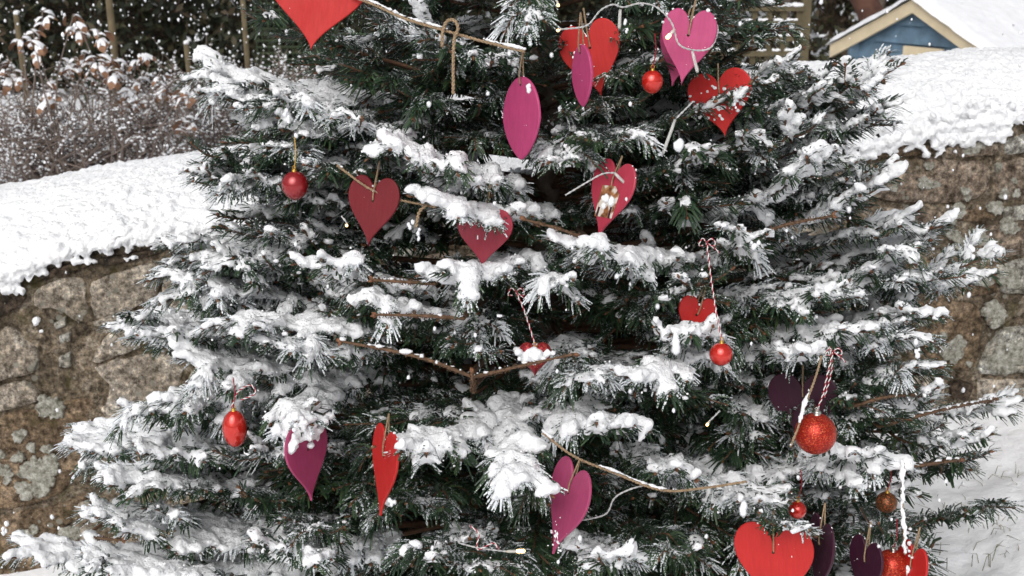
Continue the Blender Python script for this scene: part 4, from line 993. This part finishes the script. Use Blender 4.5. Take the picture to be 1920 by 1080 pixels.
for b, P in zip(BAUBLES, BP):
    px, py, dpx, kind, rf, label = b; dep = float((P-CAM) @ FWD); R = dpx/FPX*dep/2
    o = thing('bauble', label, 'bauble', tuple(P), group='baubles on the tree'); mb = MB()
    if kind.startswith('heart'): mb.add(*heart3d(R)); topz = R*.62
    elif kind.startswith('tear'):
        a = np.linspace(0, math.pi, 24); mb.add(*lathe([(R*math.sin(q)*(1-.20*(q/math.pi)**2.5)+1e-5, R*math.cos(q)*1.06) for q in a])); topz = R
    elif kind == 'drop':
        a = np.linspace(0, math.pi, 20); mb.add(*lathe([(R*math.sin(q)*.92+1e-5, R*1.5*math.cos(q)*(1 if q > 1.57 else .95)) for q in a])); topz = R*1.42
    else:
        a = np.linspace(0, math.pi, 22); mb.add(*lathe([(R*math.sin(q)+1e-5, R*math.cos(q)) for q in a])); topz = R
    m = {'teardrop': 'gloss', 'teardark': 'glossdark', 'heartglitter': 'glitter2', 'gloss': 'gloss', 'drop': 'gloss', 'glitter': 'glitter', 'brown': 'brownglit'}[kind]
    part('shell', mb.mesh('shell', [M[m]]), o, world=False)
    mb = MB(); cr = R*.17; mb.add(*lathe([(1e-5, topz+cr*1.1), (cr*.9, topz+cr*1.05), (cr, topz+cr*.8), (cr, topz-cr*.5), (cr*1.15, topz-cr*.6)], 14))
    th = np.linspace(0, 2*math.pi, 14); mb.tube(np.stack([.0028*np.cos(th), 0*th, topz+cr*1.1+.0028+.0028*np.sin(th)], 1), .0005, 5, cap=False)
    part('cap', mb.mesh('cap', [M['silver'] if kind == 'glitter' else M['gold']]), o, world=False)
    mb = MB()
    if px in STR:
        path = np.array([loc(x, y, rf+.01) for x, y in STR[px]])-P; path[-1] = (0, 0, topz+cr*1.3)
        twist(mb, smooth_path(path, 40), .0009, 0, 1, .012)
        e = path[0]; rr = np.random.default_rng(px)
        for k in range(2): twist(mb, smooth_path([e, e+np.array([.007*(1-2*k), -.004, .008]), e+np.array([.013*(1-2*k), -.006, -.002]), e+np.array([.006*(1-2*k), -.004, -.004])], 20), .0008, 0, 1, .012)
        twist(mb, smooth_path([e, e+np.array([.012, -.004, -.008]), e+np.array([.02, -.003, -.016])], 14), .0008, 0, 1, .012)
        part('string', mb.mesh('string', [M['string_red'], M['string_white']]), o, world=False)
        x, y, d = proj(smooth_path(path, 12)+P)
    else:
        twist(mb, smooth_path([(0, 0, topz+cr*1.3), (.004, 0, topz+.03), (.002, .004, topz+.055)], 14), .0006, 0, 0, .006)
        part('string', mb.mesh('string', [M['gold'] if kind == 'teardark' else M['string_red']]), o, world=False)
    if px == 1003:
        C = [(rng.normal(0, R*.38), rng.normal(-.2, .35)*R, R*.42+rng.normal(0, R*.16)) for _ in range(130)]; queue_snow(C, rng.uniform(.003, .0075, 130), .0025, M['snow'], o, 'snow', .0012, world=False)

for (pts, rf, label), P in zip(GARL, GP):
    o = thing('twine_garland', label, 'garland', tuple(P[0]), group='jute twine garlands'); mb = MB(); twist(mb, P, {1.06: .0015, .99: .0012, 1.03: .0013}[rf], tw=.013)
    r = np.random.default_rng(int(abs(P[0][0])*1e4)); fz = MB()
    for k in range(160):
        q = P[r.integers(len(P))]+r.normal(0, .0008, 3); d = nrm(r.normal(0, 1, 3))*r.uniform(.002, .006); mb.tube([q, q+d*.6, q+d], [.0002, .0002, .0001], 3, cap=False)
    part('twine', mb.mesh('twine', [M['twine']]), o)
    if rf == 1.06:
        lp = smooth_path([loc(x, y, 1.075) for x, y in [(829, 88), (830, 60), (838, 40), (852, 38), (859, 54), (852, 72), (850, 110), (850, 176)]], 50); mb = MB(); twist(mb, lp, .0017, tw=.012); part('knot_tail', mb.mesh('knot_tail', [M['twine']]), o)
    if rf == .99:
        lp = smooth_path([loc(x, y, 1.0) for x, y in [(800, 384), (786, 398), (780, 426)]], 20); mb = MB(); twist(mb, lp, .0017, tw=.012); part('knot_tail', mb.mesh('knot_tail', [M['twine']]), o)
    C, R = [], []
    snow_on(P, r, {1.06: .95, .99: .35, 1.03: .55}[rf], 12, .0018, C, R, .45); queue_snow(C, R, .0022, M['snow'], o, 'snow', .0008)
# long snowy string and jute string on the right
for pts, rf, label in (([(1694, 868), (1692, 930), (1694, 985), (1697, 1040)], 1.045, 'snow crusted string hanging down to the corner red heart'), ([(1540, 668), (1530, 705), (1506, 770), (1497, 800), (1482, 838)], 1.06, 'fuzzy jute string hanging diagonally beside the glittery bauble'), ([(1556, 650), (1560, 690), (1546, 745)], 1.03, 'loose red and white string end above the glittery bauble'), ([(434, 765), (446, 735), (470, 722), (478, 738), (452, 750)], 1.0, 'small pink ribbon bow above the orange red bauble'), ([(880, 985), (897, 1000), (895, 1030), (925, 1018), (935, 1030)], 1.04, 'pink string tangled round the bottom centre twig')):
    P = wire(pts, rf, 40); o = thing('hanging_string', label, 'string', tuple(P[0]), group='loose strings on the tree'); mb = MB(); ju = rf in (1.045, 1.06)
    twist(mb, P, .0012 if ju else .0009, 0, 0 if ju else 1, .011); part('cord', mb.mesh('cord', [M['twine'] if ju else M['string_red'], M['string_white']]), o)
    if ju:
        C, R = [], []; snow_on(P, np.random.default_rng(4), 1.3 if rf == 1.045 else .3, 3, .003, C, R, .5); queue_snow(C, R, .0024, M['snow'], o, 'snow', .001)

for (pts, rf, label, bulbs), P in zip(LIGHTS, LP):
    o = thing('fairy_light_string', label, 'fairy lights', tuple(P[0]), group='fairy lights on the tree'); mb = MB(); twist(mb, P, .0009, tw=.016)
    part('cable', mb.mesh('cable', [M['cable']]), o)
    for a_, b_, lit in bulbs:
        A_, B_ = loc(*a_, rf+.01), loc(*b_, rf+.015); d = nrm(B_-A_); L = max(.007, np.linalg.norm(B_-A_)); B_ = A_+d*L; mb = MB()
        rr = .0026 if L > .012 else .0018; mb.tube([A_, A_+d*L*.3, A_+d*L*.32, A_+d*L*.9, B_], [rr*.8, rr, rr*.9, rr*1.05, rr*.7], 10, m=0)
        if lit: mb.tube([A_+d*L*.55, A_+d*L*.6, A_+d*L*.95, A_+d*L*1.02], [rr*.9, rr*1.15, rr*1.15, rr*.6], 10, m=1)
        part('bulb', mb.mesh('bulb', [M['bulb'], M['lit']]), o)
    C, R = [], []
    snow_on(P, np.random.default_rng(8), .45, 5, .0012, C, R, .3)
    if C and len(pts) > 3: queue_snow(C, R, .0018, M['snow'], o, 'snow', .0006)

# ------------------------------------------------------------------ small things on the ground, falling snow
M['grass'] = mat_simple('winter_grass', (.17, .16, .09), .8, .4, 60)
gr = MB(); r = np.random.default_rng(77)
for (cx, cy, n, sp) in ((1640, 930, 14, 30), (1770, 960, 22, 40), (1880, 990, 24, 30), (1840, 1040, 14, 40), (1720, 1010, 12, 30), (1900, 900, 14, 30), (1800, 900, 8, 30)):
    for k in range(n):
        x_, y_ = cx+r.normal(0, sp), cy+r.normal(0, sp*.35); d = ray(x_, y_); P = CAM+d*np.linspace(1, 4.5, 800)[:, None]; i_ = np.argmax(P[:, 2] < zg(P[:, 0])); q = P[i_]
        if q[1] > 3.1: continue
        e = np.array([r.normal(0, .012), r.normal(0, .012), r.uniform(.008, .032)]); gr.tube([q-np.array([0, 0, .02]), q+e*.6, q+e+np.array([e[0], e[1], -.004])], [.0011, .0009, .0003], 3, cap=False)
solo('grass', gr.mesh('grass', [M['grass']]), 'thin grass blades poking through the snow by the wall', 'grass', kind='stuff')
d = ray(1908, 966); P = CAM+d*np.linspace(1, 4.5, 800)[:, None]; q = P[np.argmax(P[:, 2] < zg(P[:, 0])+.012)]
lf = bpy.data.objects.new('fallen_leaf', leaf_mesh(9, .05, .026)); COL.objects.link(lf); lf.data.materials[1] = M['dead_leaf']; lf.location = q; lf['label'] = 'dark dead leaf lying on the snow at the right edge'; lf['category'] = 'leaf'

V_, F_ = [], []; C = []; R = []
r = np.random.default_rng(99)
for k in range(1500):
    px, py = r.uniform(-60, 1980), r.uniform(-60, 1140)
    if k > 1080: px, py = r.uniform(-40, 680), r.uniform(-40, 190)
    d_ = r.uniform(1.1, 9.5)**1.0
    if k > 1080: d_ = r.uniform(3.5, 9.3)
    C.append(CAM+ray(px, py)*d_); R.append(r.uniform(.0014, .0042)*(1.6 if d_ > 3 else .8))
for px, py, d_, s in ((1272, 268, 1.25, .008), (1140, 378, 1.3, .007), (730, 938, 1.2, .004), (1266, 640, 1.2, .007), (1396, 958, 1.2, .006), (990, 165, 1.4, .005), (1420, 470, 1.5, .005), (1820, 470, 1.6, .006), (1720, 657, 1.6, .006), (8, 985, 1.6, .006), (1177, 48, 1.5, .005), (540, 216, 1.6, .005), (785, 440, 1.4, .004), (770, 425, 1.4, .004), (1065, 515, 1.4, .004)):
    for q in range(4): C.append(CAM+ray(px+r.normal(0, 4), py+r.normal(0, 7))*d_); R.append(s*r.uniform(.4, .8))
V, F = blob_mesh(C, R, 1.0); n = len(C); V = V.reshape(n, -1, 3); cen = V.mean(1, keepdims=True)
V = cen+(V-cen)*(1+.35*vnoise(V, 400, 8))[..., None]*np.array([.8, .8, 1.15]); 
solo('falling_snow', mesh_np('falling_snow', V.reshape(-1, 3), F, [M['snow_far']]), 'scattered snowflakes drifting through the air', 'snowflakes', kind='stuff')
flush_snow()
